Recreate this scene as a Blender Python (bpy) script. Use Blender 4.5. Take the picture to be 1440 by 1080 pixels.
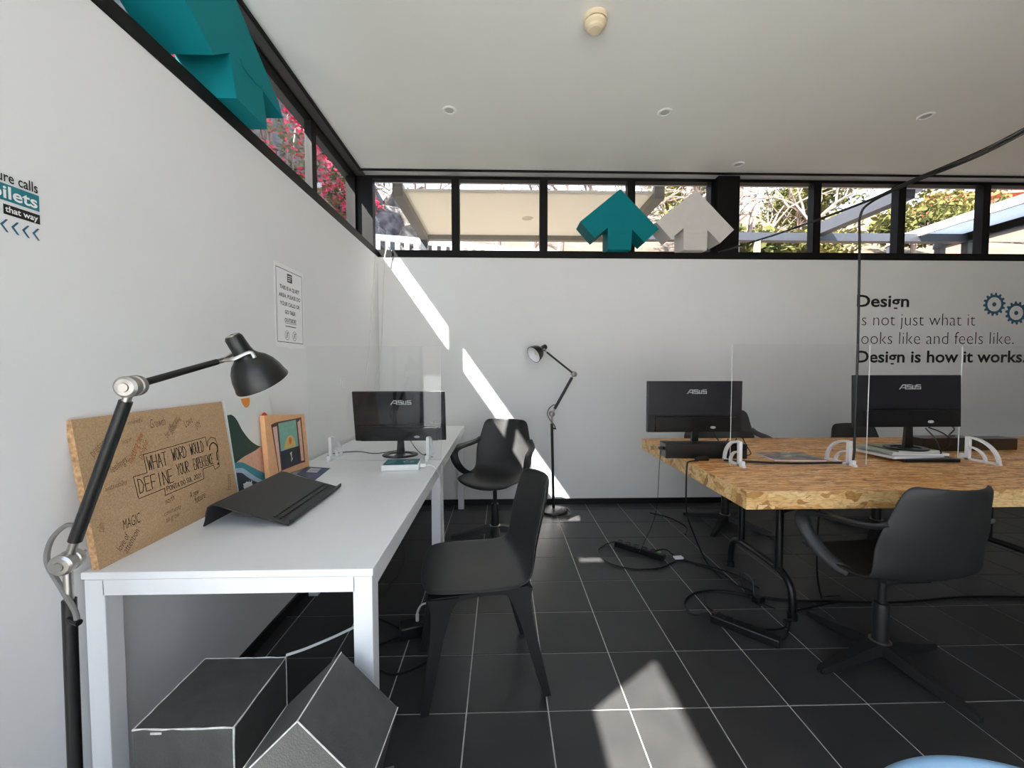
import bpy, bmesh, math, random
from mathutils import Vector, Matrix
random.seed(7)
for o in list(bpy.data.objects): bpy.data.objects.remove(o, do_unlink=True)
SC = bpy.context.scene
COL = SC.collection
PI = math.pi

# ------------------------------------------------------------------ camera, sky, sun, exposure
cam_d = bpy.data.cameras.new('camera'); cam = bpy.data.objects.new('camera', cam_d); COL.objects.link(cam)
cam_d.sensor_fit = 'HORIZONTAL'; cam_d.sensor_width = 36.0; cam_d.lens = 36.0 * 570.0 / 1440.0
cam_d.clip_start = 0.05; cam_d.clip_end = 500
cam.matrix_world = (Matrix.Translation((0, 0, 1.26)) @ Matrix.Rotation(-0.02599, 4, 'Z')
                    @ Matrix.Rotation(PI / 2 - 0.0407, 4, 'X') @ Matrix.Rotation(-0.00076, 4, 'Z'))
SC.camera = cam
SUN_STRENGTH, SKY_STRENGTH = 25.0, 2.6
SC.view_settings.view_transform = 'Standard'
SC.view_settings.look = 'None'
SC.view_settings.gamma = 1.0
SC.view_settings.use_curve_mapping = False
SC.view_settings.exposure = 0.8
W = bpy.data.worlds.new('sky'); SC.world = W; W.use_nodes = True
wn = W.node_tree; wn.nodes.clear()
w_out = wn.nodes.new('ShaderNodeOutputWorld'); w_bg = wn.nodes.new('ShaderNodeBackground')
w_tc = wn.nodes.new('ShaderNodeTexCoord'); w_sep = wn.nodes.new('ShaderNodeSeparateXYZ'); w_rmp = wn.nodes.new('ShaderNodeValToRGB')
wn.links.new(w_tc.outputs['Generated'], w_sep.inputs[0]); wn.links.new(w_sep.outputs['Z'], w_rmp.inputs[0])
w_rmp.color_ramp.elements[0].color = (0.83, 0.87, 0.94, 1); w_rmp.color_ramp.elements[0].position = 0.0
w_rmp.color_ramp.elements[1].color = (0.34, 0.52, 0.86, 1); w_rmp.color_ramp.elements[1].position = 0.9
wn.links.new(w_rmp.outputs[0], w_bg.inputs['Color']); w_bg.inputs['Strength'].default_value = SKY_STRENGTH
wn.links.new(w_bg.outputs[0], w_out.inputs['Surface'])
SUN_DIR = Vector((1.312, 1.0, -1.876)).normalized()
sun_d = bpy.data.lights.new('sun', 'SUN'); sun_d.energy = SUN_STRENGTH; sun_d.angle = math.radians(0.6); sun_d.color = (1.0, 0.96, 0.9)
sun = bpy.data.objects.new('sun', sun_d); COL.objects.link(sun)
sun.rotation_mode = 'QUATERNION'; sun.rotation_quaternion = SUN_DIR.to_track_quat('-Z', 'Y'); sun.location = (-12, -9, 18)
SC.cycles.max_bounces = 12; SC.cycles.diffuse_bounces = 8; SC.cycles.transparent_max_bounces = 24
SC.cycles.use_denoising = True

# ------------------------------------------------------------------ materials
def lin(c):
    return tuple(((v / 255) / 12.92 if v / 255 <= 0.04045 else ((v / 255 + 0.055) / 1.055) ** 2.4) for v in c)
def new_mat(name):
    m = bpy.data.materials.new(name); m.use_nodes = True
    nt = m.node_tree; return m, nt, nt.nodes['Principled BSDF']
def M(name, rgb, rough=0.5, metal=0.0, var=0.06, scale=14.0, bump=0.0, spec=0.5, coat=0.0, srgb=True):
    """plain surface with a slight procedural mottling of colour (and relief when bump > 0)"""
    m, nt, b = new_mat(name)
    c = lin(rgb) if srgb else rgb
    b.inputs['Roughness'].default_value = rough; b.inputs['Metallic'].default_value = metal
    b.inputs['Specular IOR Level'].default_value = spec; b.inputs['Coat Weight'].default_value = coat
    tc = nt.nodes.new('ShaderNodeTexCoord'); n = nt.nodes.new('ShaderNodeTexNoise'); n.inputs['Scale'].default_value = scale
    n.inputs['Detail'].default_value = 4
    nt.links.new(tc.outputs['Object'], n.inputs['Vector'])
    r = nt.nodes.new('ShaderNodeValToRGB'); lo, hi = 1 - var, 1 + var
    r.color_ramp.elements[0].color = (c[0] * lo, c[1] * lo, c[2] * lo, 1); r.color_ramp.elements[1].color = (min(1, c[0] * hi), min(1, c[1] * hi), min(1, c[2] * hi), 1)
    r.color_ramp.elements[0].position = 0.3; r.color_ramp.elements[1].position = 0.7
    nt.links.new(n.outputs['Fac'], r.inputs[0]); nt.links.new(r.outputs[0], b.inputs['Base Color'])
    if bump:
        bp = nt.nodes.new('ShaderNodeBump'); bp.inputs['Strength'].default_value = bump; bp.inputs['Distance'].default_value = 0.002
        n2 = nt.nodes.new('ShaderNodeTexNoise'); n2.inputs['Scale'].default_value = scale * 12; n2.inputs['Detail'].default_value = 3
        nt.links.new(tc.outputs['Object'], n2.inputs['Vector']); nt.links.new(n2.outputs['Fac'], bp.inputs['Height']); nt.links.new(bp.outputs[0], b.inputs['Normal'])
    return m
def glass_mat(name, tint, rough=0.0, ior=1.45):
    m = bpy.data.materials.new(name); m.use_nodes = True; nt = m.node_tree; nt.nodes.clear()
    out = nt.nodes.new('ShaderNodeOutputMaterial'); mx = nt.nodes.new('ShaderNodeMixShader'); fr = nt.nodes.new('ShaderNodeMath'); lw = nt.nodes.new('ShaderNodeLayerWeight'); pw = nt.nodes.new('ShaderNodeMath')
    t = nt.nodes.new('ShaderNodeBsdfTransparent'); g = nt.nodes.new('ShaderNodeBsdfGlossy')
    lw.inputs['Blend'].default_value = .5; pw.operation = 'POWER'; pw.inputs[1].default_value = 5; f0 = ((ior - 1) / (ior + 1)) ** 2
    fr.operation = 'MULTIPLY_ADD'; fr.inputs[1].default_value = .9; fr.inputs[2].default_value = f0
    nt.links.new(lw.outputs['Facing'], pw.inputs[0]); nt.links.new(pw.outputs[0], fr.inputs[0]); t.inputs['Color'].default_value = (*tint, 1); g.inputs['Roughness'].default_value = rough
    nt.links.new(fr.outputs[0], mx.inputs[0]); nt.links.new(t.outputs[0], mx.inputs[1]); nt.links.new(g.outputs[0], mx.inputs[2]); nt.links.new(mx.outputs[0], out.inputs[0])
    return m
def fabric_mat(name, rgb, trans):
    m = bpy.data.materials.new(name); m.use_nodes = True; nt = m.node_tree; nt.nodes.clear()
    out = nt.nodes.new('ShaderNodeOutputMaterial'); mx = nt.nodes.new('ShaderNodeMixShader'); mx.inputs[0].default_value = trans
    d = nt.nodes.new('ShaderNodeBsdfDiffuse'); t = nt.nodes.new('ShaderNodeBsdfTranslucent')
    n = nt.nodes.new('ShaderNodeTexNoise'); n.inputs['Scale'].default_value = 0.8; r = nt.nodes.new('ShaderNodeValToRGB'); c = lin(rgb)
    r.color_ramp.elements[0].color = (*[v * .94 for v in c], 1); r.color_ramp.elements[1].color = (*c, 1)
    nt.links.new(n.outputs['Fac'], r.inputs[0]); nt.links.new(r.outputs[0], d.inputs['Color']); nt.links.new(r.outputs[0], t.inputs['Color'])
    nt.links.new(d.outputs[0], mx.inputs[1]); nt.links.new(t.outputs[0], mx.inputs[2]); nt.links.new(mx.outputs[0], out.inputs[0])
    return m
def leaf_mat(name, c1, c2, trans=0.3):
    m = bpy.data.materials.new(name); m.use_nodes = True; nt = m.node_tree; nt.nodes.clear()
    out = nt.nodes.new('ShaderNodeOutputMaterial'); mx = nt.nodes.new('ShaderNodeMixShader'); mx.inputs[0].default_value = trans
    d = nt.nodes.new('ShaderNodeBsdfDiffuse'); t = nt.nodes.new('ShaderNodeBsdfTranslucent')
    tc = nt.nodes.new('ShaderNodeTexCoord'); n = nt.nodes.new('ShaderNodeTexNoise'); n.inputs['Scale'].default_value = 2.2; n.inputs['Detail'].default_value = 6
    r = nt.nodes.new('ShaderNodeValToRGB'); r.color_ramp.elements[0].color = (*lin(c1), 1); r.color_ramp.elements[1].color = (*lin(c2), 1)
    r.color_ramp.elements[0].position = .35; r.color_ramp.elements[1].position = .65
    nt.links.new(tc.outputs['Object'], n.inputs['Vector']); nt.links.new(n.outputs['Fac'], r.inputs[0])
    nt.links.new(r.outputs[0], d.inputs['Color']); nt.links.new(r.outputs[0], t.inputs['Color'])
    nt.links.new(d.outputs[0], mx.inputs[1]); nt.links.new(t.outputs[0], mx.inputs[2]); nt.links.new(mx.outputs[0], out.inputs[0])
    return m
def osb_mat(name, stops, scale, stretch, edge=False):
    """pressed strand board: three layers of stretched Voronoi flakes turned to different angles"""
    m, nt, b = new_mat(name); b.inputs['Roughness'].default_value = 0.55
    N, L = nt.nodes.new, nt.links.new
    tc = N('ShaderNodeTexCoord')
    dn = N('ShaderNodeTexNoise'); dn.inputs['Scale'].default_value = 9; L(tc.outputs['Object'], dn.inputs['Vector'])
    cols, dists = [], []
    for i, ang in enumerate((0.0, 0.5, -0.45)):
        mp = N('ShaderNodeMapping'); mp.inputs['Rotation'].default_value = (0 if not edge else ang, 0 if not edge else ang, ang)
        mp.inputs['Scale'].default_value = stretch; mp.inputs['Location'].default_value = (i * 3.7, i * 1.9, i * 2.3)
        ad = N('ShaderNodeMixRGB'); ad.blend_type = 'ADD'; ad.inputs[0].default_value = 0.05 if not edge else 0.11
        L(tc.outputs['Object'], ad.inputs[1]); L(dn.outputs['Color'], ad.inputs[2])
        L(ad.outputs[0], mp.inputs['Vector'])
        v = N('ShaderNodeTexVoronoi'); v.inputs['Scale'].default_value = scale; L(mp.outputs[0], v.inputs['Vector'])
        sp = N('ShaderNodeSeparateColor'); L(v.outputs['Color'], sp.inputs[0]); cols.append(sp.outputs[0]); dists.append((sp.outputs[1], v.outputs['Distance']))
    gt = N('ShaderNodeMath'); gt.operation = 'GREATER_THAN'; L(dists[0][0], gt.inputs[0]); L(dists[1][0], gt.inputs[1])
    mx = N('ShaderNodeMixRGB'); L(gt.outputs[0], mx.inputs[0]); L(cols[0], mx.inputs[1]); L(cols[1], mx.inputs[2])
    g2 = N('ShaderNodeMath'); g2.operation = 'GREATER_THAN'; g2.inputs[1].default_value = 0.62; L(dists[2][0], g2.inputs[0])
    mx2 = N('ShaderNodeMixRGB'); L(g2.outputs[0], mx2.inputs[0]); L(mx.outputs[0], mx2.inputs[1]); L(cols[2], mx2.inputs[2])
    r = N('ShaderNodeValToRGB'); el = r.color_ramp.elements
    el[0].position, el[0].color = stops[0][0], (*lin(stops[0][1]), 1); el[1].position, el[1].color = stops[-1][0], (*lin(stops[-1][1]), 1)
    for p_, c_ in stops[1:-1]:
        e = el.new(p_); e.color = (*lin(c_), 1)
    L(mx2.outputs[0], r.inputs[0])
    fn = N('ShaderNodeTexNoise'); fn.inputs['Scale'].default_value = 30; fn.inputs['Detail'].default_value = 5; mpf = N('ShaderNodeMapping'); mpf.inputs['Scale'].default_value = (1, 6, 6)
    L(tc.outputs['Object'], mpf.inputs[0]); L(mpf.outputs[0], fn.inputs['Vector'])
    rf = N('ShaderNodeValToRGB'); rf.color_ramp.elements[0].position = .36; rf.color_ramp.elements[0].color = (.45, .38, .32, 1); rf.color_ramp.elements[1].position = .5; rf.color_ramp.elements[1].color = (1, 1, 1, 1)
    L(fn.outputs['Fac'], rf.inputs[0])
    mu = N('ShaderNodeMixRGB'); mu.blend_type = 'MULTIPLY'; mu.inputs[0].default_value = 0.55; L(r.outputs[0], mu.inputs[1]); L(rf.outputs[0], mu.inputs[2])
    ve = N('ShaderNodeTexVoronoi'); ve.feature = 'DISTANCE_TO_EDGE'; ve.inputs['Scale'].default_value = scale * .9; L(mp.outputs[0], ve.inputs['Vector'])
    re_ = N('ShaderNodeValToRGB'); re_.color_ramp.elements[0].position = .0; re_.color_ramp.elements[0].color = (.42, .32, .24, 1); re_.color_ramp.elements[1].position = .07; re_.color_ramp.elements[1].color = (1, 1, 1, 1)
    L(ve.outputs['Distance'], re_.inputs[0]); m3 = N('ShaderNodeMixRGB'); m3.blend_type = 'MULTIPLY'; m3.inputs[0].default_value = .3 if edge else .6; L(mu.outputs[0], m3.inputs[1]); L(re_.outputs[0], m3.inputs[2])
    L(m3.outputs[0], b.inputs['Base Color'])
    bp = N('ShaderNodeBump'); bp.inputs['Strength'].default_value = .25; bp.inputs['Distance'].default_value = .002; L(mx2.outputs[0], bp.inputs['Height']); L(bp.outputs[0], b.inputs['Normal'])
    return m

WALL = M('wall_paint', (232, 232, 231), 0.75, var=0.012, scale=3, bump=0.15, spec=0.25)
CEIL = M('ceiling_paint', (232, 232, 226), 0.7, var=0.012, scale=2, spec=0.3)
FRAME = M('black_aluminium', (15, 14, 14), 0.55, var=0.1, spec=.2)
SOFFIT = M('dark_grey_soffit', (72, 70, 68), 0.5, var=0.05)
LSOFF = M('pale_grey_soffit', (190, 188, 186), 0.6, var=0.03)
BASEB = M('black_baseboard', (14, 14, 14), 0.4, var=0.1)
GROUT = M('pale_grout', (196, 192, 186), 0.9, var=0.12, scale=40)
GLASS = glass_mat('window_glass', (.985, .99, .985))
PLEXI = glass_mat('clear_acrylic', (.992, .995, .995), ior=1.4)
PLEXI_EDGE = M('lit_acrylic_edge', (235, 240, 240), 0.2, var=0.02)  # light caught in the clear pane edges, painted as near-white colour
def tile_mat():
    m, nt, b = new_mat('black_porcelain_tile'); N, L = nt.nodes.new, nt.links.new
    oi = N('ShaderNodeObjectInfo'); tc = N('ShaderNodeTexCoord'); n = N('ShaderNodeTexNoise'); n.inputs['Scale'].default_value = 6; n.inputs['Detail'].default_value = 6
    L(tc.outputs['Object'], n.inputs['Vector'])
    ad = N('ShaderNodeMath'); ad.operation = 'MULTIPLY_ADD'; ad.inputs[1].default_value = .35; L(oi.outputs['Random'], ad.inputs[0]); L(n.outputs['Fac'], ad.inputs[2])
    r = N('ShaderNodeValToRGB'); r.color_ramp.elements[0].color = (.026, .026, .026, 1); r.color_ramp.elements[1].color = (.044, .043, .043, 1); r.color_ramp.elements[0].position = .3; r.color_ramp.elements[1].position = .95
    L(ad.outputs[0], r.inputs[0]); L(r.outputs[0], b.inputs['Base Color'])
    rr = N('ShaderNodeMapRange'); rr.inputs['To Min'].default_value = .3; rr.inputs['To Max'].default_value = .42; L(n.outputs['Fac'], rr.inputs[0]); L(rr.outputs[0], b.inputs['Roughness'])
    b.inputs['Specular IOR Level'].default_value = .4
    return m
TILE = tile_mat()
WHITE = M('white_lacquer', (229, 230, 230), 0.35, var=0.01, spec=0.4)
WHITE_PL = M('white_plastic', (235, 236, 236), 0.4, var=0.02)
OFFWHITE = M('cream_plastic', (226, 208, 176), 0.5, var=0.03)
CHAIR = M('black_chair_plastic', (38, 38, 38), 0.5, var=0.08, scale=30, bump=0.12)
CHAIR_D = M('black_chair_base', (26, 26, 26), 0.5, var=0.1)
BLACK = M('black_plastic', (18, 18, 19), 0.35, var=0.1)
BLACK_M = M('matte_black_metal', (17, 17, 17), 0.38, var=0.1)
GLOSSB = M('glossy_black_back', (14, 14, 18), 0.09, var=0.05, coat=0.4)
SATINB = M('satin_navy_black_back', (22, 22, 30), 0.42, var=0.05)
MATTEB = M('satin_black_cover', (16, 16, 18), 0.28, var=0.08)
STEEL = M('brushed_steel', (176, 172, 166), 0.32, metal=1.0, var=0.05)
SILVER = M('silver_print', (178, 180, 182), 0.4, var=0.03)
TEAL = M('teal_paint', (0, 122, 130), 0.7, spec=.2, var=0.05, scale=5, bump=.1)
ARROW_W = M('white_cardboard', (214, 209, 204), 0.6, var=0.03)
ARROW_B = M('black_painted_board', (72, 74, 71), 0.38, var=0.16, scale=20, bump=0.35)
WORN = M('worn_white_edge', (214, 214, 208), 0.6, var=0.2, scale=60)
STAND = M('charcoal_grained_plastic', (46, 46, 46), 0.5, var=0.15, scale=120, bump=0.4)
OSB_T = osb_mat('strand_board_top', [(0, (168, 104, 52)), (.3, (222, 156, 88)), (.7, (244, 182, 112)), (1, (250, 208, 146))], 24.0, (.5, 3.0, 1.0))
OSB_E = osb_mat('strand_board_edge', [(0, (168, 118, 62)), (.2, (204, 156, 92)), (.5, (222, 180, 118)), (1, (236, 202, 146))], 26.0, (.45, .8, 1.25), True)
CHIP = M('chipboard_face', (190, 156, 118), 0.8, var=0.2, scale=260, bump=.25)
CHIP_E = M('chipboard_edge', (192, 152, 110), 0.9, var=0.4, scale=90, bump=.6)
INK = M('black_marker_ink', (26, 20, 24), 0.6, var=0.02)
INK_B = M('faded_brown_marker', (112, 84, 58), 0.7, var=0.05)
INK_O = M('orange_marker', (170, 92, 34), 0.7, var=0.05)
PAPER = M('white_paper', (240, 240, 240), 0.6, var=0.01)
VINYL = M('black_vinyl_lettering', (14, 14, 14), 0.5, var=0.02)
VINYL_T = M('teal_vinyl', (20, 122, 134), 0.5, var=0.03)
VINYL_B = M('blue_vinyl', (44, 98, 124), 0.5, var=0.03)
CABLE_B = M('black_cable_sheath', (12, 12, 12), 0.45, var=0.05)
CABLE_W = M('white_cable_sheath', (224, 224, 220), 0.45, var=0.02)
BLUE = M('light_blue_plastic', (104, 136, 160), 0.45, var=0.03)

# ------------------------------------------------------------------ mesh helpers
class MB:
    def __init__(s): s.bm = bmesh.new(); s.mi = 0
    def _m(s, fs):
        for f in fs: f.material_index = s.mi
    def face(s, pts):
        f = s.bm.faces.new([s.bm.verts.new(p) for p in pts]); f.material_index = s.mi; return f
    def box(s, x0, x1, y0, y1, z0, z1, mx=None, bevel=0.0):
        vs = [s.bm.verts.new((x, y, z)) for z in (z0, z1) for y in (y0, y1) for x in (x0, x1)]
        fs = [s.bm.faces.new([vs[i] for i in q]) for q in ((0, 2, 3, 1), (4, 5, 7, 6), (0, 1, 5, 4), (2, 6, 7, 3), (0, 4, 6, 2), (1, 3, 7, 5))]
        s._m(fs)
        if bevel:
            r = bmesh.ops.bevel(s.bm, geom=list({e for f in fs for e in f.edges}), offset=bevel, segments=2, affect='EDGES', profile=.5)
            s._m(r['faces']); vs = list({v for f in fs if f.is_valid for v in f.verts} | set(r['verts']))
        if mx is not None:
            for v in vs: v.co = mx @ v.co
        return s
    def prism(s, pts, d0, d1, mx=None):
        """outline pts (x,y) extruded from z=d0 to z=d1, then moved by mx"""
        a = [Vector((p[0], p[1], d0)) for p in pts]; b = [Vector((p[0], p[1], d1)) for p in pts]
        if mx is not None: a = [mx @ v for v in a]; b = [mx @ v for v in b]
        A = [s.bm.verts.new(v) for v in a]; B = [s.bm.verts.new(v) for v in b]; n = len(pts)
        fs = [s.bm.faces.new(A[::-1]), s.bm.faces.new(B)] + [s.bm.faces.new([A[i], A[(i + 1) % n], B[(i + 1) % n], B[i]]) for i in range(n)]
        s._m(fs); return s
    def tube(s, pts, r, n=8, flat=1.0, up=None, cap=True):
        pts = [Vector(p) for p in pts]; rs = r if isinstance(r, (list, tuple)) else [r] * len(pts)
        rings = []; prev = None
        for i, p in enumerate(pts):
            t = (pts[min(i + 1, len(pts) - 1)] - pts[max(i - 1, 0)]).normalized()
            if prev is None:
                u = Vector(up) if up is not None else (Vector((0, 0, 1)) if abs(t.z) < .9 else Vector((1, 0, 0)))
            else: u = prev
            u = (u - t * u.dot(t)); u = u.normalized() if u.length > 1e-6 else t.orthogonal().normalized()
            prev = u; w = t.cross(u)
            rings.append([s.bm.verts.new(p + u * (rs[i] * math.cos(2 * PI * k / n)) + w * (rs[i] * flat * math.sin(2 * PI * k / n))) for k in range(n)])
        fs = []
        for a, b in zip(rings, rings[1:]):
            for k in range(n): fs.append(s.bm.faces.new([a[k], a[(k + 1) % n], b[(k + 1) % n], b[k]]))
        if cap: fs += [s.bm.faces.new(rings[0][::-1]), s.bm.faces.new(rings[-1])]
        s._m(fs); return s
    def lathe(s, prof, n=24, mx=None, close=False):
        """profile of (radius, height) turned round the z axis"""
        rings = []
        for r, z in prof:
            if r < 1e-6: rings.append([s.bm.verts.new((mx @ Vector((0, 0, z))) if mx is not None else (0, 0, z))])
            else:
                rings.append([])
                for k in range(n):
                    v = Vector((r * math.cos(2 * PI * k / n), r * math.sin(2 * PI * k / n), z)); rings[-1].append(s.bm.verts.new(mx @ v if mx is not None else v))
        fs = []
        for a, b in zip(rings, rings[1:]):
            for k in range(n):
                q = [a[k % len(a)], a[(k + 1) % len(a)], b[(k + 1) % len(b)], b[k % len(b)]]
                q = [v for i, v in enumerate(q) if v not in q[:i]]
                if len(q) > 2: fs.append(s.bm.faces.new(q))
        s._m(fs); return s
    def build(s, name, mats, parent=None, smooth=False, angle=0.6):
        me = bpy.data.meshes.new(name); bmesh.ops.recalc_face_normals(s.bm, faces=s.bm.faces[:]) ; s.bm.to_mesh(me); s.bm.free()
        for m in (mats if isinstance(mats, (list, tuple)) else [mats]): me.materials.append(m)
        o = bpy.data.objects.new(name, me); COL.objects.link(o)
        if parent is not None: o.parent = parent
        if smooth:
            for p in me.polygons: p.use_smooth = True
            try: me.set_sharp_from_angle(angle=angle)
            except Exception: pass
        return o
def curve_pts(pts, n=6):
    P = [Vector(p) for p in pts]; P = [P[0] * 2 - P[1]] + P + [P[-1] * 2 - P[-2]]; out = []
    for i in range(1, len(P) - 2):
        a, b, c, d = P[i - 1:i + 3]
        for k in range(n):
            t = k / n
            out.append(0.5 * ((2 * b) + (c - a) * t + (2 * a - 5 * b + 4 * c - d) * t * t + (3 * b - a - 3 * c + d) * t ** 3))
    out.append(P[-2]); return out
def tag(o, label, cat, group=None, kind=None):
    o['label'] = label; o['category'] = cat
    if group: o['group'] = group
    if kind: o['kind'] = kind
    return o
def thing(name, label, cat, loc=(0, 0, 0), rz=0.0, group=None):
    o = bpy.data.objects.new(name, None); COL.objects.link(o); o.empty_display_size = .1
    o.location = loc; o.rotation_euler = (0, 0, rz)
    return tag(o, label, cat, group)
def struct(o, label):
    o['kind'] = 'structure'; o['label'] = label; return o
def copy_tree(o, parent=None):
    c = o.copy(); COL.objects.link(c); c.parent = parent
    if parent is not None: c.matrix_parent_inverse = o.matrix_parent_inverse.copy()
    for ch in [x for x in bpy.data.objects if x.parent is o]: copy_tree(ch, c)
    return c
XZ = lambda x, y, z: Matrix(((1, 0, 0, x), (0, 0, -1, y), (0, 1, 0, z), (0, 0, 0, 1)))      # flat print that faces -y
YZ = lambda x, y, z: Matrix(((0, 0, 1, x), (1, 0, 0, y), (0, 1, 0, z), (0, 0, 0, 1)))       # flat print that faces +x
_font = None
def text_mesh(s, offset=0.0, shear=0.0, spacing=1.0, extrude=0.0):
    cu = bpy.data.curves.new('t', 'FONT'); cu.body = s; cu.offset = offset; cu.shear = shear; cu.space_character = spacing; cu.resolution_u = 3
    o = bpy.data.objects.new('t', cu); COL.objects.link(o)
    dg = bpy.context.evaluated_depsgraph_get(); me = bpy.data.meshes.new_from_object(o.evaluated_get(dg))
    bpy.data.objects.remove(o); bpy.data.curves.remove(cu)
    return me
def text(name, s, x, y, w, h, mx, mat, parent=None, offset=0.0, shear=0.0, rot=0.0, fit='box', asc=None, depth=.0006, spacing=1.0):
    """lettering whose bounding box runs from (x,y) by w wide and h tall in the plane mx; asc: measure h on this sample string instead"""
    me = text_mesh(s, offset, shear, spacing); vs = [v.co for v in me.vertices]
    x0, x1 = min(v.x for v in vs), max(v.x for v in vs); y0, y1 = min(v.y for v in vs), max(v.y for v in vs)
    if asc:
        m2 = text_mesh(asc, offset); hh = max(v.co.y for v in m2.vertices); bpy.data.meshes.remove(m2); sy = h / hh; y0 = 0
    else: sy = h / (y1 - y0)
    sx = w / (x1 - x0) if w else sy
    mat3 = mx @ Matrix.Translation((x, y, 0)) @ Matrix.Rotation(rot, 4, 'Z') @ Matrix.Diagonal((sx, sy, 1, 1)) @ Matrix.Translation((-x0, -y0, 0))
    bm = bmesh.new(); bm.from_mesh(me); bpy.data.meshes.remove(me)
    for v in bm.verts: v.co = mat3 @ Vector((v.co.x, v.co.y, depth))
    me = bpy.data.meshes.new(name); bm.to_mesh(me); bm.free(); me.materials.append(mat)
    o = bpy.data.objects.new(name, me); COL.objects.link(o)
    if parent is not None: o.parent = parent
    return o
STROKES = {  # narrow hand lettering, unit cell 0..1 by 0..1
 'A': [[(0, 0), (.5, 1), (1, 0)], [(.2, .4), (.8, .4)]], 'C': [[(1, .85), (.6, 1), (.1, .7), (.1, .25), (.6, 0), (1, .12)]],
 'D': [[(0, 0), (0, 1), (.6, .9), (1, .5), (.6, .05), (0, 0)]], 'E': [[(1, 1), (0, 1), (0, 0), (1, 0)], [(0, .5), (.8, .5)]],
 'F': [[(1, 1), (0, 1), (0, 0)], [(0, .5), (.8, .5)]], 'G': [[(1, .85), (.5, 1), (0, .6), (.1, .15), (.6, 0), (1, .2), (1, .45), (.6, .45)]],
 'H': [[(0, 0), (0, 1)], [(1, 0), (1, 1)], [(0, .5), (1, .5)]], 'I': [[(.5, 0), (.5, 1)]], 'L': [[(0, 1), (0, 0), (1, 0)]],
 'M': [[(0, 0), (.1, 1), (.5, .3), (.9, 1), (1, 0)]], 'N': [[(0, 0), (0, 1), (1, 0), (1, 1)]],
 'O': [[(.5, 1), (.05, .75), (.05, .25), (.5, 0), (.95, .25), (.95, .75), (.5, 1)]], 'P': [[(0, 0), (0, 1), (.7, 1), (1, .78), (.7, .5), (0, .5)]],
 'R': [[(0, 0), (0, 1), (.7, 1), (1, .78), (.7, .5), (0, .5), (1, 0)]], 'S': [[(1, .88), (.5, 1), (.05, .78), (.9, .28), (.5, 0), (0, .12)]],
 'T': [[(0, 1), (1, 1)], [(.5, 1), (.5, 0)]], 'U': [[(0, 1), (.05, .2), (.5, 0), (.95, .2), (1, 1)]], 'V': [[(0, 1), (.5, 0), (1, 1)]],
 'W': [[(0, 1), (.25, 0), (.5, .7), (.75, 0), (1, 1)]], 'X': [[(0, 0), (1, 1)], [(0, 1), (1, 0)]], 'Y': [[(0, 1), (.5, .5), (1, 1)], [(.5, .5), (.5, 0)]],
 '0': [[(.5, 1), (.05, .7), (.05, .3), (.5, 0), (.95, .3), (.95, .7), (.5, 1)]], '1': [[(.2, .8), (.5, 1), (.5, 0)]], '2': [[(0, .8), (.5, 1), (1, .75), (0, 0), (1, 0)]],
}
def ribbon(mb, pts, w, mx, depth=.0006):
    for a, b in zip(pts, pts[1:]):
        a, b = Vector(a), Vector(b); d = b - a
        if d.length < 1e-9: continue
        n = Vector((-d.y, d.x)).normalized() * (w / 2); e = d.normalized() * (w * .3)
        mb.face([mx @ Vector((p.x, p.y, depth)) for p in (a - e - n, b + e - n, b + e + n, a - e + n)])
def strokes(mb, s, x, y, w, h, lw, mx, gap=.35, rot=0.0):
    n = len(s); cw = w / (n + gap * (n - 1)); R2 = Matrix.Rotation(rot, 2)
    for i, ch in enumerate(s):
        for st in STROKES.get(ch, []):
            pts = [Vector((x, y)) + R2 @ Vector((i * cw * (1 + gap) + p[0] * cw, p[1] * h)) for p in st]
            ribbon(mb, pts, lw, mx)

# ------------------------------------------------------------------ room shell
XL, YB, ZC, XR, YF = -1.10, 3.69, 3.02, 7.0, -0.9        # left wall, back wall, ceiling, right wall, front wall
XG, YG = -1.35, 3.85                                     # glass lines of the left and the back clerestory
o = MB().box(-1.45, XR + .2, YF - .2, 3.98, -.2, -.0025).build('floor', GROUT); struct(o, 'floor of large square black tiles with pale joints')
FLOOR = o
gx = [XL] + [.17 + .3 * k for k in range(-4, 25) if .17 + .3 * k < XR - .02] + [XR]
gy = [YB] + [3.534 - .3 * k for k in range(0, 21) if 3.534 - .3 * k > YF + .02] + [YF]
tile_me = {}
rest = MB()
for i in range(len(gx) - 1):
    for j in range(len(gy) - 1):
        x0, x1, y1, y0 = gx[i] + .0026, gx[i + 1] - .0026, gy[j] - .0026, gy[j + 1] + .0026
        if x1 - x0 < .01 or y1 - y0 < .01: continue
        if not (y0 > .80 and x1 < 5.6 and (y0 > 1.1 or x1 < 2.5)):
            rest.box(x0, x1, y0, y1, -.01, 0); continue
        key = (round(x1 - x0, 4), round(y1 - y0, 4))
        if key not in tile_me:
            t = MB().box(-key[0] / 2, key[0] / 2, -key[1] / 2, key[1] / 2, -.01, 0, bevel=.0008).build('tile', TILE, FLOOR); tile_me[key] = t.data
        else:
            t = bpy.data.objects.new('tile', tile_me[key]); COL.objects.link(t); t.parent = FLOOR
        t.location = ((x0 + x1) / 2, (y0 + y1) / 2, random.uniform(-.0004, .0004))
r = rest.build('outer_tiles', TILE, FLOOR); r['kind'] = 'stuff'
m = MB(); m.box(-1.45, XL, .40, 3.98, 0, 2.245); m.box(-1.45, XL, YF - .2, -.64, 0, 2.245)
struct(m.build('wall_left', WALL), 'smooth white wall on the left under the high windows')
struct(MB().box(XL, XR + .2, YB, 3.98, 0, 2.245).build('wall_back', WALL), 'white back wall with lettering, under a band of high windows')
struct(MB().box(XR, XR + .2, YF - .2, YB, 0, 3.02).build('wall_right', WALL), 'white wall on the right, out of the picture')
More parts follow.
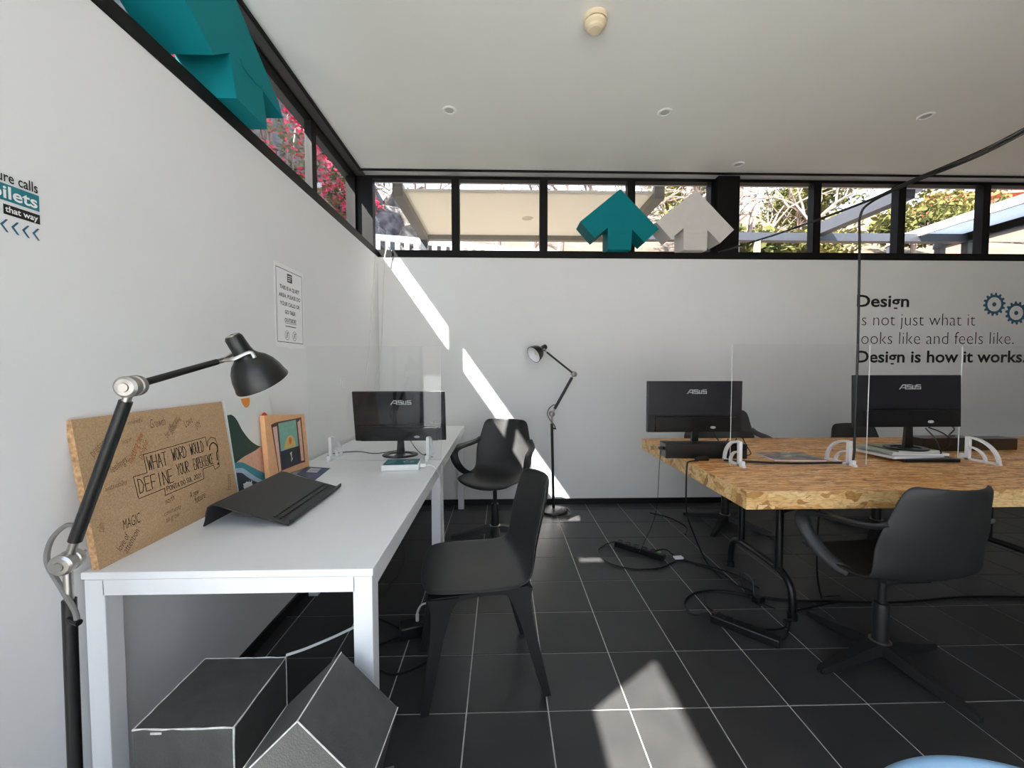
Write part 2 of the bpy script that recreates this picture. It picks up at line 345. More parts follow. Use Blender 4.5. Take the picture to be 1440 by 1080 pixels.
m = MB(); m.box(1.7, XR, YF - .2, YF, 0, ZC); m.box(XL, 1.7, YF - .2, YF, 2.85, ZC)
struct(m.build('wall_front', WALL), 'white wall behind the viewer with a tall glazed opening')
m = MB(); m.box(-1.24, XR + .2, YF - .2, YB, ZC, 3.12); struct(m.build('ceiling', CEIL), 'plain white plaster ceiling')
struct(MB().box(-1.5, XR + .2, YF - .25, 4.0, 3.12, 3.26).build('roof', SOFFIT), 'flat roof slab over the room')
# sills and heads
m = MB(); m.box(-1.45, XL + .004, .40, 3.98, 2.245, 2.30); m.box(-1.45, XL + .004, YF, -.64, 2.245, 2.30); m.box(-1.45, XL, -.64, .40, 1.74, 2.06); struct(m.build('trim_1', FRAME), 'black window ledge running along the left wall')
m = MB(); m.box(XL + .004, XR, YB - .004, 3.98, 2.245, 2.30); struct(m.build('trim_2', FRAME), 'black window ledge running along the back wall')
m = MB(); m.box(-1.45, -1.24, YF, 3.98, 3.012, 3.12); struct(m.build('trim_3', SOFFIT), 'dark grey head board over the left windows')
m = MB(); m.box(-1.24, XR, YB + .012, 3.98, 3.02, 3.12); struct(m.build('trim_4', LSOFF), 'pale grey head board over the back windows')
m = MB(); m.box(-1.24, XR, YB - .002, YB + .012, 3.004, 3.12); m.box(-1.252, -1.238, YF, YB + .01, 3.0, 3.11); struct(m.build('trim_5', FRAME), 'thin black edge strip where ceiling meets the windows')
struct(MB().box(XL, XR, YB - .012, YB, 0, .05).build('baseboard_back', BASEB), 'black baseboard along the back wall')
struct(MB().box(XL, XL + .012, YF, YB - .012, 0, .05).build('baseboard_left', BASEB), 'black baseboard along the left wall')
# corner post
struct(MB().box(-1.42, -1.215, 3.815, 3.98, 2.30, 3.02).build('trim_6', FRAME), 'black corner post between the left and the back windows')
wi = 0
def window_bay(a0, a1, side, label, b0=2.30, b1=3.018, fw=.036, depth=.075):
    if side == 'left': depth = .05
    global wi; wi += 1
    m = MB()
    def bar(u0, u1, z0, z1):
        if side == 'back': m.box(u0, u1, YG - depth / 2, YG + depth / 2, z0, z1)
        else: m.box(XG - depth / 2, XG + depth / 2, u0, u1, z0, z1)
    bar(a0, a0 + fw, b0, b1); bar(a1 - fw, a1, b0, b1); bar(a0 + fw, a1 - fw, b0, b0 + .045); bar(a0 + fw, a1 - fw, b1 - .028, b1)
    o = struct(m.build('window_%d' % wi, FRAME), label)
    g = MB(); t = .003
    if side == 'back': g.box(a0 + fw, a1 - fw, YG - t, YG + t, b0 + .045, b1 - .028)
    else: g.box(XG - t, XG + t, a0 + fw, a1 - fw, b0 + .045, b1 - .028)
    g.build('glass_pane', GLASS, o)
    return o
bx = [-1.214, -.422, .395, 1.214, 2.0]
for i in range(4): window_bay(bx[i], bx[i + 1], 'back', 'black framed high window in the back wall, number %d from the left corner' % (i + 1))
bx2 = [2.2, 2.983, 3.803, 4.632, 5.45, 6.27, 7.0]
for i in range(6): window_bay(bx2[i], bx2[i + 1], 'back', 'black framed high window in the back wall, number %d after the wide post' % (i + 1))
struct(MB().box(2.0, 2.2, YB + .06, 3.98, 2.30, 3.02).build('trim_7', FRAME), 'wide black post in the back window band')
by = [3.815, 2.975, 2.135, 1.295, .455]
for i in range(4): window_bay(by[i + 1], by[i], 'left', 'black framed high window in the left wall, number %d from the corner' % (i + 1))
struct(MB().box(-1.45, -1.29, .2, .455, 2.06, 3.02).build('trim_8', FRAME), 'wide black post in the left window band')
window_bay(-.64, .2, 'left', 'black framed transom window over the side door in the left wall', b0=2.06)
window_bay(-.90, -.64, 'left', 'black framed high window in the left wall behind the viewer')
m = MB()
for a, b, c, d in ((-.64, -.58, 0, 1.74), (.34, .40, 0, 1.74), (-.58, .34, 1.68, 1.74), (-.58, .34, 0, .08)): m.box(-1.40, -1.33, a, b, c, d)
do = struct(m.build('door_1', FRAME), 'black framed glass side door in the left wall beside the viewer')
MB().box(-1.368, -1.362, -.58, .34, .08, 1.68).build('glass_pane', GLASS, do)
# glazed front, behind the viewer
fx = [-1.1, -.4, .3, 1.0, 1.7]
for i in range(4):
    wi += 1; m = MB(); y0, y1 = YF - .12, YF - .04
    m.box(fx[i], fx[i] + .04, y0, y1, 0, 2.85); m.box(fx[i + 1] - .04, fx[i + 1], y0, y1, 0, 2.85); m.box(fx[i] + .04, fx[i + 1] - .04, y0, y1, 2.8, 2.85); m.box(fx[i] + .04, fx[i + 1] - .04, y0, y1, 0, .06)
    o = struct(m.build('window_%d' % wi, FRAME), 'tall black framed glass door behind the viewer')
    MB().box(fx[i] + .04, fx[i + 1] - .04, YF - .083, YF - .077, .06, 2.8).build('glass_pane', GLASS, o)

# ------------------------------------------------------------------ desks
def desk(y0, y1, label):
    x0, x1 = -1.07, -.333
    t = thing('white_desk', label, 'desk', ((x0 + x1) / 2, (y0 + y1) / 2, 0), group='white desks along the left wall')
    hx, hy = (x1 - x0) / 2, (y1 - y0) / 2
    MB().box(-hx, hx, -hy, hy, .721, .74, bevel=.0015).build('desktop', WHITE, t)
    m = MB(); a = .004; zt, zb = .719, .678
    m.box(-hx + .05, hx - .05, -hy + a, -hy + a + .05, zb, zt); m.box(-hx + .05, hx - .05, hy - a - .05, hy - a, zb, zt)
    m.box(-hx + a, -hx + a + .05, -hy + .05, hy - .05, zb, zt); m.box(hx - a - .05, hx - a, -hy + .05, hy - .05, zb, zt)
    m.build('apron_frame', WHITE, t)
    for sx in (-1, 1):
        for sy in (-1, 1):
            ax = sx * (hx - a - .025); ay = sy * (hy - a - .025)
            MB().box(ax - .025, ax + .025, ay - .025, ay + .025, 0, .719, bevel=.002).build('leg', WHITE, t)
    return t
desk(1.037, 2.268, 'nearer white desk along the left wall, carrying the chipboard and laptop stand')
desk(2.276, 3.622, 'farther white desk in the corner, carrying a monitor')

# ------------------------------------------------------------------ chairs
SH = [(.222, .412, .150, 0), (.232, .424, .178, 0), (.224, .437, .198, 0), (.16, .442, .218, 0), (.06, .438, .226, 0), (-.05, .433, .226, 0), (-.13, .437, .220, .1),
      (-.182, .458, .210, .35), (-.212, .505, .202, .7), (-.230, .575, .198, 1), (-.247, .645, .196, 1), (-.263, .71, .192, 1), (-.277, .765, .186, 1), (-.284, .795, .172, 1), (-.288, .810, .140, 1)]
SH_ARM = SH[:6] + [(-.13, .437, .224, .1), (-.182, .458, .224, .35), (-.212, .505, .222, .7), (-.230, .575, .222, 1), (-.247, .635, .218, 1), (-.258, .69, .198, 1), (-.272, .75, .184, 1), (-.284, .795, .172, 1), (-.288, .812, .142, 1)]
SH_ARM = [(a * 1.03, .405 + (b - .405) * 1.09, w * 1.05, k) for a, b, w, k in SH_ARM]
def shell(prof, name, mat, t, dz=0.0, tilt=1.0):
    bm = bmesh.new(); NU = 12; rows = []
    for y, z, hw, k in prof:
        row = []
        for i in range(NU + 1):
            u = -1 + 2 * i / NU; uu = u * u
            dzs = (1 - k) * .020 * uu; dyb = k * (.062 if prof is SH_ARM else .052) * uu
            xx = hw * u
            yy = y + dyb - (1 - k) * (.03 * uu if y > .2 else 0)
            zz = z + dzs - (.010 * uu * uu if z > .79 and prof is SH else 0)
            row.append(bm.verts.new((xx, yy, zz + dz)))
        rows.append(row)
    for a, b in zip(rows, rows[1:]):
        for i in range(NU): bm.faces.new([a[i], a[i + 1], b[i + 1], b[i]])
    bmesh.ops.recalc_face_normals(bm, faces=bm.faces[:])
    me = bpy.data.meshes.new(name); bm.to_mesh(me); bm.free(); me.materials.append(mat)
    for p in me.polygons: p.use_smooth = True
    o = bpy.data.objects.new(name, me); COL.objects.link(o); o.parent = t
    s = o.modifiers.new('thickness', 'SOLIDIFY'); s.thickness = .011; s.offset = 0
    s = o.modifiers.new('smooth', 'SUBSURF'); s.levels = 2; s.render_levels = 2
    return o
def arm(t, sx, mat, dz=0.0):
    p = [(.196, -.20, .672), (.214, -.17, .655), (.238, -.11, .645), (.262, -.02, .640), (.272, .055, .632), (.274, .092, .612), (.268, .098, .575), (.256, .080, .53), (.238, .035, .480), (.215, -.02, .448), (.195, -.05, .438)]
    p = [(a * 1.05, b * 1.03, .405 + (c - .405) * 1.09) for a, b, c in p]
    pts = curve_pts([(sx * a, b, c + dz) for a, b, c in p], 4)
    n = len(pts); r = [.022 + .008 * math.sin(PI * i / (n - 1)) for i in range(n)]
    return MB().tube(pts, r, 10, flat=.42, up=(sx, 0, .2)).build('armrest', mat, t, smooth=True, angle=1.2)
def swivel_chair(label, loc, rz, star, mat=CHAIR, base=CHAIR_D, dz=0.0, name='swivel_chair', group='black swivel chairs'):
    t = thing(name, label, 'chair', loc, rz, group)
    shell(SH_ARM, 'seat_shell', mat, t, dz)
    for sx in (-1, 1): arm(t, sx, mat, dz)
    m = MB(); m.box(-.10, .10, -.11, .11, .408 + dz, .428 + dz, bevel=.006); m.lathe([(.03, .385 + dz), (.05, .41 + dz)], 16); sp = m.build('seat_plate', base, t, smooth=True)
    MB().tube([(.09, .02, .414 + dz), (.19, .03, .412 + dz)], .005, 6).build('height_lever', base, sp, smooth=True)
    m = MB(); m.lathe([(.0, .055), (.030, .055), (.029, .24), (.026, .25), (.015, .252), (.0145, .40 + dz), (0, .40 + dz)], 20); m.build('gas_column', base, t, smooth=True)
    MB().lathe([(.030, .078), (.040, .078), (.040, .086), (.030, .088)], 24).build('collar_ring', STEEL, t, smooth=True)
    for a in star:
        m = MB(); mx = Matrix.Rotation(a - rz, 4, 'Z')
        sec = [(.0, .036, .045, .085), (.06, .034, .040, .084), (.14, .026, .022, .062), (.24, .020, .006, .038), (.315, .016, .0, .024), (.325, .013, .0, .018)]
        rg = [[m.bm.verts.new(mx @ Vector(v)) for v in ((x, -w, zb), (x, w, zb), (x, w * .8, zt), (x, -w * .8, zt))] for x, w, zb, zt in sec]
        m.bm.faces.new(rg[0]); m.bm.faces.new(rg[-1][::-1])
        for p, q in zip(rg, rg[1:]):
            for k in range(4): m.bm.faces.new([p[k], p[(k + 1) % 4], q[(k + 1) % 4], q[k]])
        m.build('star_leg', base, t, smooth=True, angle=.5)
    return t
R = math.radians
swivel_chair('black swivel chair with armrests, in the sun patch against the back wall', (-.05, 2.985, 0), R(180 - 21), [R(186), R(276), R(6), R(96)])
swivel_chair('black swivel chair seen from behind, at the front edge of the strand board table', (1.63, 1.66, 0), R(3), [R(-78), R(12), R(102), R(192)], dz=-.02)
swivel_chair('black swivel chair beyond the table, behind its left monitor', (1.79, 3.16, 0), R(180 - 22), [R(46), R(136), R(226), R(316)], dz=.055)
swivel_chair('black swivel chair beyond the table, behind the monitor raised on papers', (2.90, 3.02, 0), R(180), [R(40), R(130), R(220), R(310)], dz=-.055)
def legged_chair(name, label, loc, rz, mat, feet_f=.172, feet_r=.185, group=None):
    t = thing(name, label, 'chair', loc, rz, group)
    shell(SH, 'seat_shell', mat, t)
    legm = CHAIR_D if mat is CHAIR else mat
    for sx in (-1, 1):
        for (fx_, fy, tx, ty) in ((feet_f, .225, .165, .155), (feet_r, -.235, .155, -.125)):
            m = MB(); sec = []
            for k, (f, w, d) in enumerate(((0, .030, .055), (.12, .024, .036), (.35, .020, .024), (1, .013, .015))):
                z = .425 - .425 * f; x = sx * (tx + (fx_ - tx) * f); y = ty + (fy - ty) * f
                sec.append([m.bm.verts.new((x + a * w * .8, y + b * d, z)) for a, b in ((-1, -1), (1, -1), (1, 1), (-1, 1))])
            m.bm.faces.new(sec[0]); m.bm.faces.new(sec[-1][::-1])
            for p, q in zip(sec, sec[1:]):
                for k in range(4): m.bm.faces.new([p[k], p[(k + 1) % 4], q[(k + 1) % 4], q[k]])
            m.build('leg', legm, t, smooth=True, angle=.7)
        pr = [(.20, .428), (.20, .405), (.12, .405), (.07, .413), (0, .416), (-.05, .413), (-.10, .405), (-.165, .405), (-.165, .432)]
        m = MB(); m.prism(pr, sx * .15, sx * .18, Matrix(((0, 0, 1, 0), (1, 0, 0, 0), (0, 1, 0, 0), (0, 0, 0, 1)))); m.build('side_rail', legm, t)
    MB().box(-.15, .15, -.02, .04, .408, .428, bevel=.004).build('cross_rail', legm, t)
    return t
legged_chair('molded_chair', 'black moulded four-legged chair without arms, standing at the nearer white desk', (-.095, 1.645, 0), R(90 + 11.4), CHAIR)
legged_chair('molded_chair', 'light blue plastic chair, only the rim of its backrest showing at the bottom edge', (.505, .152, 0), R(180), BLUE)

# ------------------------------------------------------------------ strand board table
t = thing('work_table', 'long work table with thick strand board top on black folding trestle legs', 'table', (3.05, 2.24, 0))
TX, TY = 3.05, 2.24
m = MB(); x0, x1, y0, y1 = 1.005 - TX, 5.1 - TX, 1.618 - TY, 2.862 - TY
o = MB().box(x0, x1, y0, y1, .675, .75, bevel=.0015).build('tabletop', [OSB_T, OSB_E], t)
for p in o.data.polygons: p.material_index = 0 if abs(p.normal.z) > .7 else 1
def trestle(x):
    x -= TX
    for y in (2.055, 2.385):
        MB().tube([(x, y - TY, .675), (x, y - TY, .20)], .019, 12).build('leg_post', BLACK_M, t, smooth=True)
    MB().tube(curve_pts([(x, 1.945 - TY, .008), (x, 1.947 - TY, .09), (x, 1.962 - TY, .15), (x, 2.01 - TY, .192), (x, 2.09 - TY, .205), (x, 2.35 - TY, .205), (x, 2.43 - TY, .192), (x, 2.478 - TY, .15), (x, 2.493 - TY, .09), (x, 2.495 - TY, .008)], 5), .018, 10).build('foot_bow', BLACK_M, t, smooth=True)
    for y in (1.945, 2.495): MB().lathe([(0, 0), (.024, 0), (.024, .03), (.019, .034), (0, .034)], 14, Matrix.Translation((x, y - TY, 0))).build('foot_cap', BLACK, t, smooth=True)
    MB().box(x - .03, x + .03, 1.72 - TY, 2.76 - TY, .660, .676).build('mounting_rail', BLACK_M, t)
trestle(1.455); trestle(3.0); trestle(4.7)
MB().tube([(1.455 - TX, 2.06 - TY, .50), (2.05 - TX, 2.06 - TY, .662)], .010, 8).build('brace', BLACK_M, t, smooth=True)
MB().tube([(3.0 - TX, 2.06 - TY, .50), (2.4 - TX, 2.06 - TY, .662)], .010, 8).build('brace', BLACK_M, t, smooth=True)

# ------------------------------------------------------------------ monitors (backs towards the viewer)
def logo(mb, x, z, h, mx):
    """four slanted block letters of the maker's mark"""
    L = []; k = .28
    def bar(pts): mb.prism([(x + (px + k * 0) * h, z + pz * h) for px, pz in pts], .0, .0012, mx)
    th = .2
    # A: slanted stroke, flat top, upright
    bar([(0, 0), (.24, 0), (1.0, 1), (.76, 1)]); bar([(.76, 1), (.92, .8), (1.55, .8), (1.55, 1)]); bar([(1.3, .8), (1.55, .8), (1.55, 0), (1.3, 0)]); bar([(.75, .42), (1.3, .42), (1.3, .24), (.62, .24)])
    for ox in (1.72, 3.66):
        bar([(ox, 1), (ox + 1.0, 1), (ox + .93, .8), (ox, .8)]); bar([(ox, .8), (ox + .2, .8), (ox + .2, .6), (ox, .6)]); bar([(ox, .6), (ox + 1.0, .6), (ox + 1.0, .4), (ox, .4)])
        bar([(ox + .8, .4), (ox + 1.0, .4), (ox + 1.0, .2), (ox + .8, .2)]); bar([(ox, .2), (ox + 1.0, .2), (ox + 1.0, 0), (ox, 0)])
    ox = 2.85
    bar([(ox - .03, .85), (ox + .17, .85), (ox + .17, .2), (ox - .03, .2)]); bar([(ox - .03, .2), (ox + .68, .2), (ox + .68, 0), (ox - .03, 0)]); bar([(ox + .48, .85), (ox + .68, .85), (ox + .68, .2), (ox + .48, .2)])
def monitor(label, loc, rz, tilt, zc, w=.562, h=.322, back=None, base_mat=BLACK):
    t = thing('monitor', label, 'monitor', loc, rz, 'black monitors seen from behind')
    T = Matrix.Translation((0, 0, zc)) @ Matrix.Rotation(tilt, 4, 'X')
    m = MB(); m.box(-w / 2, w / 2, -.004, .012, -h / 2, h / 2, T, .003); dp = m.build('display_panel', back or GLOSSB, t)
    MB().box(-w / 2, w / 2, .0115, .0165, -h / 2, h / 2, T, .0015).build('screen_bezel', BLACK, t)
    zb = -h / 2 + .004; zt = -h / 2 + .105
    m = MB(); m.prism([(-w / 2 + .01, zb), (w / 2 - .01, zb), (w / 2 - .01, zt), (-w / 2 + .01, zt)], .004, .007, T @ XZ(0, 0, 0))
    a = [(-w / 2 + .045, zb + .004), (w / 2 - .045, zb + .004), (w / 2 - .045, zt - .012), (-w / 2 + .045, zt - .012)]
    m.prism(a, .006, .030, T @ XZ(0, 0, 0)); rh = m.build('rear_housing', MATTEB, t)
    m = MB(); m.mi = 0
    for k in range(9): m.prism([(-w / 2 + .075, zb + .028 + k * .006), (-.02, zb + .028 + k * .006), (-.02, zb + .030 + k * .006), (-w / 2 + .075, zb + .030 + k * .006)], .0295, .0308, T @ XZ(0, 0, 0))
    m.build('vent_slots', BLACK, rh)
    MB().lathe([(0, .0295), (.013, .0295), (.013, .031), (.0, .031)], 20, T @ XZ(.10, 0, zb + .028) @ Matrix.Diagonal((1.3, .6, 1, 1))).build('control_knob', SILVER, rh, smooth=True)
    m = MB(); logo(m, -.052, h / 2 - .078, .0265, T @ XZ(0, -.0041, 0)); m.build('maker_logo', SILVER, dp)
    p0 = T @ Vector((0, -.012, zb + .02)); m = MB()
    m.prism([(-.024, .008), (.024, .008), (.017, p0.z), (-.017, p0.z)], -.010, .006, Matrix.Translation((0, p0.y + .004, 0)) @ XZ(0, 0, 0)); m.build('stand_neck', BLACK, t)
    m = MB(); m.lathe([(.070, 0), (.102, 0), (.105, .004), (.100, .009), (.073, .009), (.070, .005), (.070, 0)], 40, Matrix.Diagonal((1, .82, 1, 1))); m.box(-.026, .026, -.075, .02, .001, .008)
    m.build('stand_ring', base_mat, t, smooth=True, angle=.5)
    return t
monitor('black monitor seen from behind on the white desk in the corner', (-.600, 2.40, .7405), R(1.5), R(10), .232, w=.535, h=.300)
monitor('black monitor seen from behind at the left end of the strand board table', (1.18, 2.44, .7505), R(0), R(0), .270, w=.585, h=.312, back=SATINB)
monitor('black monitor seen from behind, raised on a pile of papers on the strand board table', (2.225, 2.16, .8125), R(0), R(-2), .262, w=.60, h=.285, back=SATINB)

# ------------------------------------------------------------------ acrylic screens with white brackets
def screen(label, x0, x1, y, z, h):
    t = thing('acrylic_screen', label, 'screen', ((x0 + x1) / 2, y, z), group='clear acrylic desk screens'); w = (x1 - x0) / 2
    o = MB().box(-w, w, -.003, .003, .006, h, bevel=.0006).build('acrylic_pane', [PLEXI, PLEXI_EDGE], t)
    for p in o.data.polygons:
        p.material_index = 0 if abs(p.normal.y) > .6 else 1
    return t
def bracket(t, x, sgn):
    """quarter-round foot with two arcs; the arcs stand on side sgn of the pane"""
    m = MB(); w = .008
    Mx = Matrix(((0, 0, 1, x), (sgn, 0, 0, 0), (0, 1, 0, 0), (0, 0, 0, 1)))
    m.prism([(-.03, 0), (.165, 0), (.165, .010), (-.03, .010)], -w, w, Mx)
    m.prism([(.004, 0), (.024, 0), (.024, .128), (.004, .128)], -w, w, Mx)
    for r0, r1 in ((.128, .140), (.072, .080)):
        n = 12; a = [(r1 * math.cos(PI / 2 * k / n), r1 * math.sin(PI / 2 * k / n) * .9) for k in range(n + 1)]; b = [(r0 * math.cos(PI / 2 * k / n), r0 * math.sin(PI / 2 * k / n) * .9) for k in range(n + 1)]
        for k in range(n): m.prism([(a[k][0] + .022, a[k][1] + .003), (a[k + 1][0] + .022, a[k + 1][1] + .003), (b[k + 1][0] + .022, b[k + 1][1] + .003), (b[k][0] + .022, b[k][1] + .003)], -w, w, Mx)
    m.prism([(-.020, .008), (-.004, .008), (-.004, .03), (-.020, .03)], -w * 1.2, w * 1.2, Mx)
    m.build('white_bracket', WHITE_PL, t)
s1 = screen('clear acrylic screen across the white desks, in front of the corner monitor', -1.068, -.338, 2.262, .7405, .635)
for x in (-.955 + .703, -.415 + .703): bracket(s1, x, 1)
s2 = screen('clear acrylic screen at the left end of the strand board table', 1.17, 1.885, 2.03, .7505, .625)
for x in (1.228 - 1.5275, 1.805 - 1.5275): bracket(s2, x, 1)
s3 = screen('clear acrylic screen on the strand board table, right of the monitor raised on papers', 2.535, 3.25, 2.17, .7505, .625)
bracket(s3, 2.575 - 2.8925, -1)

# ------------------------------------------------------------------ things on the white desks
t = thing('writing_board', 'brown chipboard with hand-written words, leaning on the left wall on the white desk', 'board', (-1.034, 1.325, .7405))
BT = Matrix.Rotation(R(-8.0), 4, 'Y')                               # leans back onto the wall
o = MB().box(-.018, 0, -.276, .276, 0, .392, BT).build('chipboard_panel', [CHIP, CHIP_E], t)
for p in o.data.polygons: p.material_index = 0 if abs(p.normal.x) > .9 else 1
BM = BT @ YZ(0.0004, -.276, 0)                                      # x = along the board, y = up
BC = BM @ Matrix.Translation((.136 - .178 * .955, .122 - .082 * .85, 0)) @ Matrix.Diagonal((.955, .85, 1, 1))
def bl(name, fn, mat):
    m = MB(); fn(m); return m.build(name, mat, t)
def f1(m):
    strokes(m, 'WHAT', .233, .188, .072, .050, .0025, BC, .25); strokes(m, 'WORD', .330, .197, .060, .046, .0025, BC, .25); strokes(m, 'WOULD', .410, .200, .064, .046, .0025, BC, .25)
    strokes(m, 'DEFINE', .190, .120, .128, .050, .0025, BC, .3); strokes(m, 'YOUR', .338, .137, .052, .044, .0023, BC, .25); strokes(m, 'EXPERIENCE', .414, .138, .098, .044, .0023, BC, .25)
    strokes(m, 'PONTA', .286, .094, .052, .018, .0017, BC, .25); strokes(m, 'DO', .346, .096, .018, .018, .0017, BC, .25); strokes(m, 'SOL', .371, .098, .026, .018, .0017, BC, .25); strokes(m, '2021', .405, .100, .036, .018, .0017, BC, .25)
    q = [(.500 + .021 * math.cos(a), .200 + .026 * math.sin(a)) for a in [PI - k * PI * 1.3 / 12 for k in range(13)]] + [(.510, .160), (.510, .148)]
    ribbon(m, [(p[0] + .024, p[1]) for p in q], .005, BC); ribbon(m, [(.534, .134), (.534, .128)], .007, BC)
bl('caption_lettering', f1, INK)
def f2(m):
    P = [(.182, .108), (.178, .182), (.226, .182), (.224, .248), (.492, .258), (.494, .218), (.502, .240), (.520, .252), (.541, .243), (.548, .21), (.538, .118), (.512, .112), (.508, .132), (.452, .130), (.450, .090), (.276, .082), (.278, .108), (.182, .104)]
    ribbon(m, P, .0022, BC)
bl('caption_outline', f2, INK)
for s, x, y, w, h, rot, mat in (('MAGIC', .080, .072, .056, .028, .05, INK), ('north', .226, .094, .036, .018, .15, INK), ('A new', .322, .082, .042, .020, .1, INK), ('future', .340, .058, .050, .024, .12, INK),
        ('community', .214, .056, .068, .019, .05, INK_B), ('to grow', .218, .034, .052, .018, .05, INK_B), ('love of', .062, .020, .046, .019, .75, INK), ('attention', .078, .006, .066, .019, .75, INK),
        ('feelings', .080, .226, .056, .028, .4, INK_B), ('Sustainability', .050, .186, .066, .018, .05, INK_B), ('meeting new', .146, .240, .095, .028, .95, INK_O), ('people', .176, .246, .06, .024, .95, INK_O),
        ('Growth', .222, .336, .056, .027, .05, INK_B), ('be different', .276, .296, .08, .020, .75, INK_B), ('something', .300, .300, .066, .018, .8, INK_B), ('Love', .356, .318, .040, .026, .4, INK_B), ('joy', .405, .300, .03, .032, .5, INK_B), ('freedom', .520, .05, .06, .026, 1.35, INK_B),
        ('hope', .122, .300, .032, .018, .2, INK_B), ('presence', .040, .280, .066, .022, .6, INK_B), ('open minds', .100, .350, .10, .017, .06, INK_B), ('calm', .028, .090, .022, .02, 1.3, INK_B)):
    text('handwritten_word', s, x, y, w, h, BM, mat, t, shear=.3, rot=rot, offset=-.012)

t = thing('landscape_painting', 'white canvas painted with green hill, teal river and orange sun, beside the chipboard', 'painting', (-1.038, 1.765, .7405))
PT = Matrix.Rotation(R(-7.0), 4, 'Y')
MB().box(-.018, 0, -.152, .152, 0, .395, PT).build('canvas', M('primed_canvas', (226, 227, 222), .8, var=.02, scale=200, bump=.3), t)
PM = PT @ YZ(0, -.152, 0)
def patch(par, name, rgb, pts, d, PMx, lab=None):
    """a painted area: a thin layer of paint with outline pts"""
    m = MB(); m.prism(pts, .0002, .0002 + d, PMx); o = m.build(name, M(name, rgb, .55, var=.09, scale=60), par)
    if lab: o['label'] = lab
    return o
def sm(pts, n=5): return [(v.x, v.y) for v in curve_pts([(a, b, 0) for a, b in pts], n)]
patch(t, 'painted_hill', (34, 62, 52), sm([(.003, .335), (.03, .333), (.055, .31), (.075, .27), (.10, .235), (.13, .205), (.17, .18), (.21, .172)]) + [(.15, .155), (.003, .14)], .0006, PM)
patch(t, 'painted_beach', (222, 172, 146), sm([(.003, .14), (.06, .155), (.14, .165), (.20, .178), (.26, .185), (.302, .18)]) + [(.302, .02), (.16, .06)], .0008, PM)
patch(t, 'painted_river', (56, 138, 146), sm([(.003, .145), (.05, .135), (.10, .105), (.15, .075), (.20, .045), (.26, .005)]) + [(.12, .0), (.003, .10)], .0011, PM)
patch(t, 'painted_foam', (166, 188, 208), sm([(.003, .122), (.045, .112), (.085, .082), (.12, .055), (.16, .03), (.20, .002)]) + [(.10, .0), (.003, .08)], .0014, PM)
patch(t, 'painted_sea', (28, 46, 62), sm([(.003, .105), (.035, .095), (.065, .07), (.10, .045), (.135, .025), (.17, .002)]) + [(.003, .0)], .0017, PM)
m = MB()
for k in range(16): m.prism([(.02 + random.random() * .07 + a * .008 * random.uniform(.6, 1.2), .008 + random.random() * .045 + b * .005) for a, b in ((0, 0), (1, 0), (1, 1), (0, 1))][:3], .002, .0024, PM)
m.build('painted_flecks', PAPER, t)
patch(t, 'painted_sun', (226, 140, 46), [(.13 + .028 * math.cos(PI + PI * k / 12), .393 + .040 * math.sin(PI + PI * k / 12)) for k in range(13)], .0008, PM, 'orange half sun')
patch(t, 'painted_red_sun', (206, 60, 52), [(.245 + .034 * math.cos(2 * PI * k / 20), .265 + .055 * math.sin(2 * PI * k / 20)) for k in range(20)], .0008, PM, 'red sun')

t = thing('framed_painting', 'small peach-framed painting of an open window over a sunset sea, tilted, on the white desk', 'painting', (-1.008, 1.955, .7505))
PT2 = Matrix.Rotation(R(-7.0), 4, 'Y') @ Matrix.Rotation(R(-5.5), 4, 'X')
MB().box(-.022, 0, -.178, .178, .008, .286, PT2, .002).build('canvas', M('peach_paint', (232, 176, 128), .6, var=.08, scale=40), t)
PM2 = PT2 @ YZ(0, -.178, .008)
BR = (92, 54, 48)
patch(t, 'painted_opening', BR, [(.045, .235), (.095, .245), (.285, .258), (.318, .262), (.315, .03), (.27, .03), (.10, .02), (.07, .0 + .012)], .0005, PM2)
patch(t, 'painted_sky', (136, 184, 168), [(.103, .238), (.262, .250), (.262, .118), (.103, .108)], .0010, PM2)
patch(t, 'painted_glow', (220, 190, 110), sm([(.13, .115), (.15, .150), (.18, .175), (.215, .17), (.235, .14), (.24, .117)]) , .0012, PM2)
patch(t, 'painted_water', (36, 44, 56), [(.103, .108), (.262, .118), (.262, .034), (.103, .026)], .0012, PM2)
patch(t, 'painted_sun', (226, 112, 56), [(.19 + .012 * math.cos(2 * PI * k / 14), .150 + .017 * math.sin(2 * PI * k / 14)) for k in range(14)], .0016, PM2)
patch(t, 'painted_shutter', (226, 190, 172), [(.055, .222), (.088, .226), (.090, .022), (.075, .014)], .0012, PM2)
patch(t, 'painted_shutter', (232, 184, 158), [(.275, .236), (.305, .250), (.303, .040), (.278, .040)], .0012, PM2)
patch(t, 'painted_glint', (216, 208, 190), [(.178, .092), (.196, .098), (.190, .075), (.198, .062), (.182, .05), (.186, .07)], .0015, PM2)

t = thing('laptop_stand', 'charcoal folded plastic laptop stand on the nearer white desk', 'laptop stand', (-.83, 1.54, .7405))
def strip_sheet(prof, y0, y1, th):
    """bent sheet: side profile (x,z) swept along y"""
    m = MB(); P = [Vector((a, b)) for a, b in prof]; up, dn = [], []
    for i, p in enumerate(P):
        d = (P[min(i + 1, len(P) - 1)] - P[max(i - 1, 0)]).normalized(); n = Vector((-d.y, d.x)); up.append(p + n * th / 2); dn.append(p - n * th / 2)
    ol = up + dn[::-1]
    A = [m.bm.verts.new((q.x, y0, q.y)) for q in ol]; B = [m.bm.verts.new((q.x, y1, q.y)) for q in ol]; n = len(P); N2 = len(ol)
    for i in range(N2): m.bm.faces.new([A[i], A[(i + 1) % N2], B[(i + 1) % N2], B[i]])
    for S in (A, B):
        for i in range(n - 1): m.bm.faces.new([S[i], S[i + 1], S[N2 - 2 - i], S[N2 - 1 - i]])
    return m
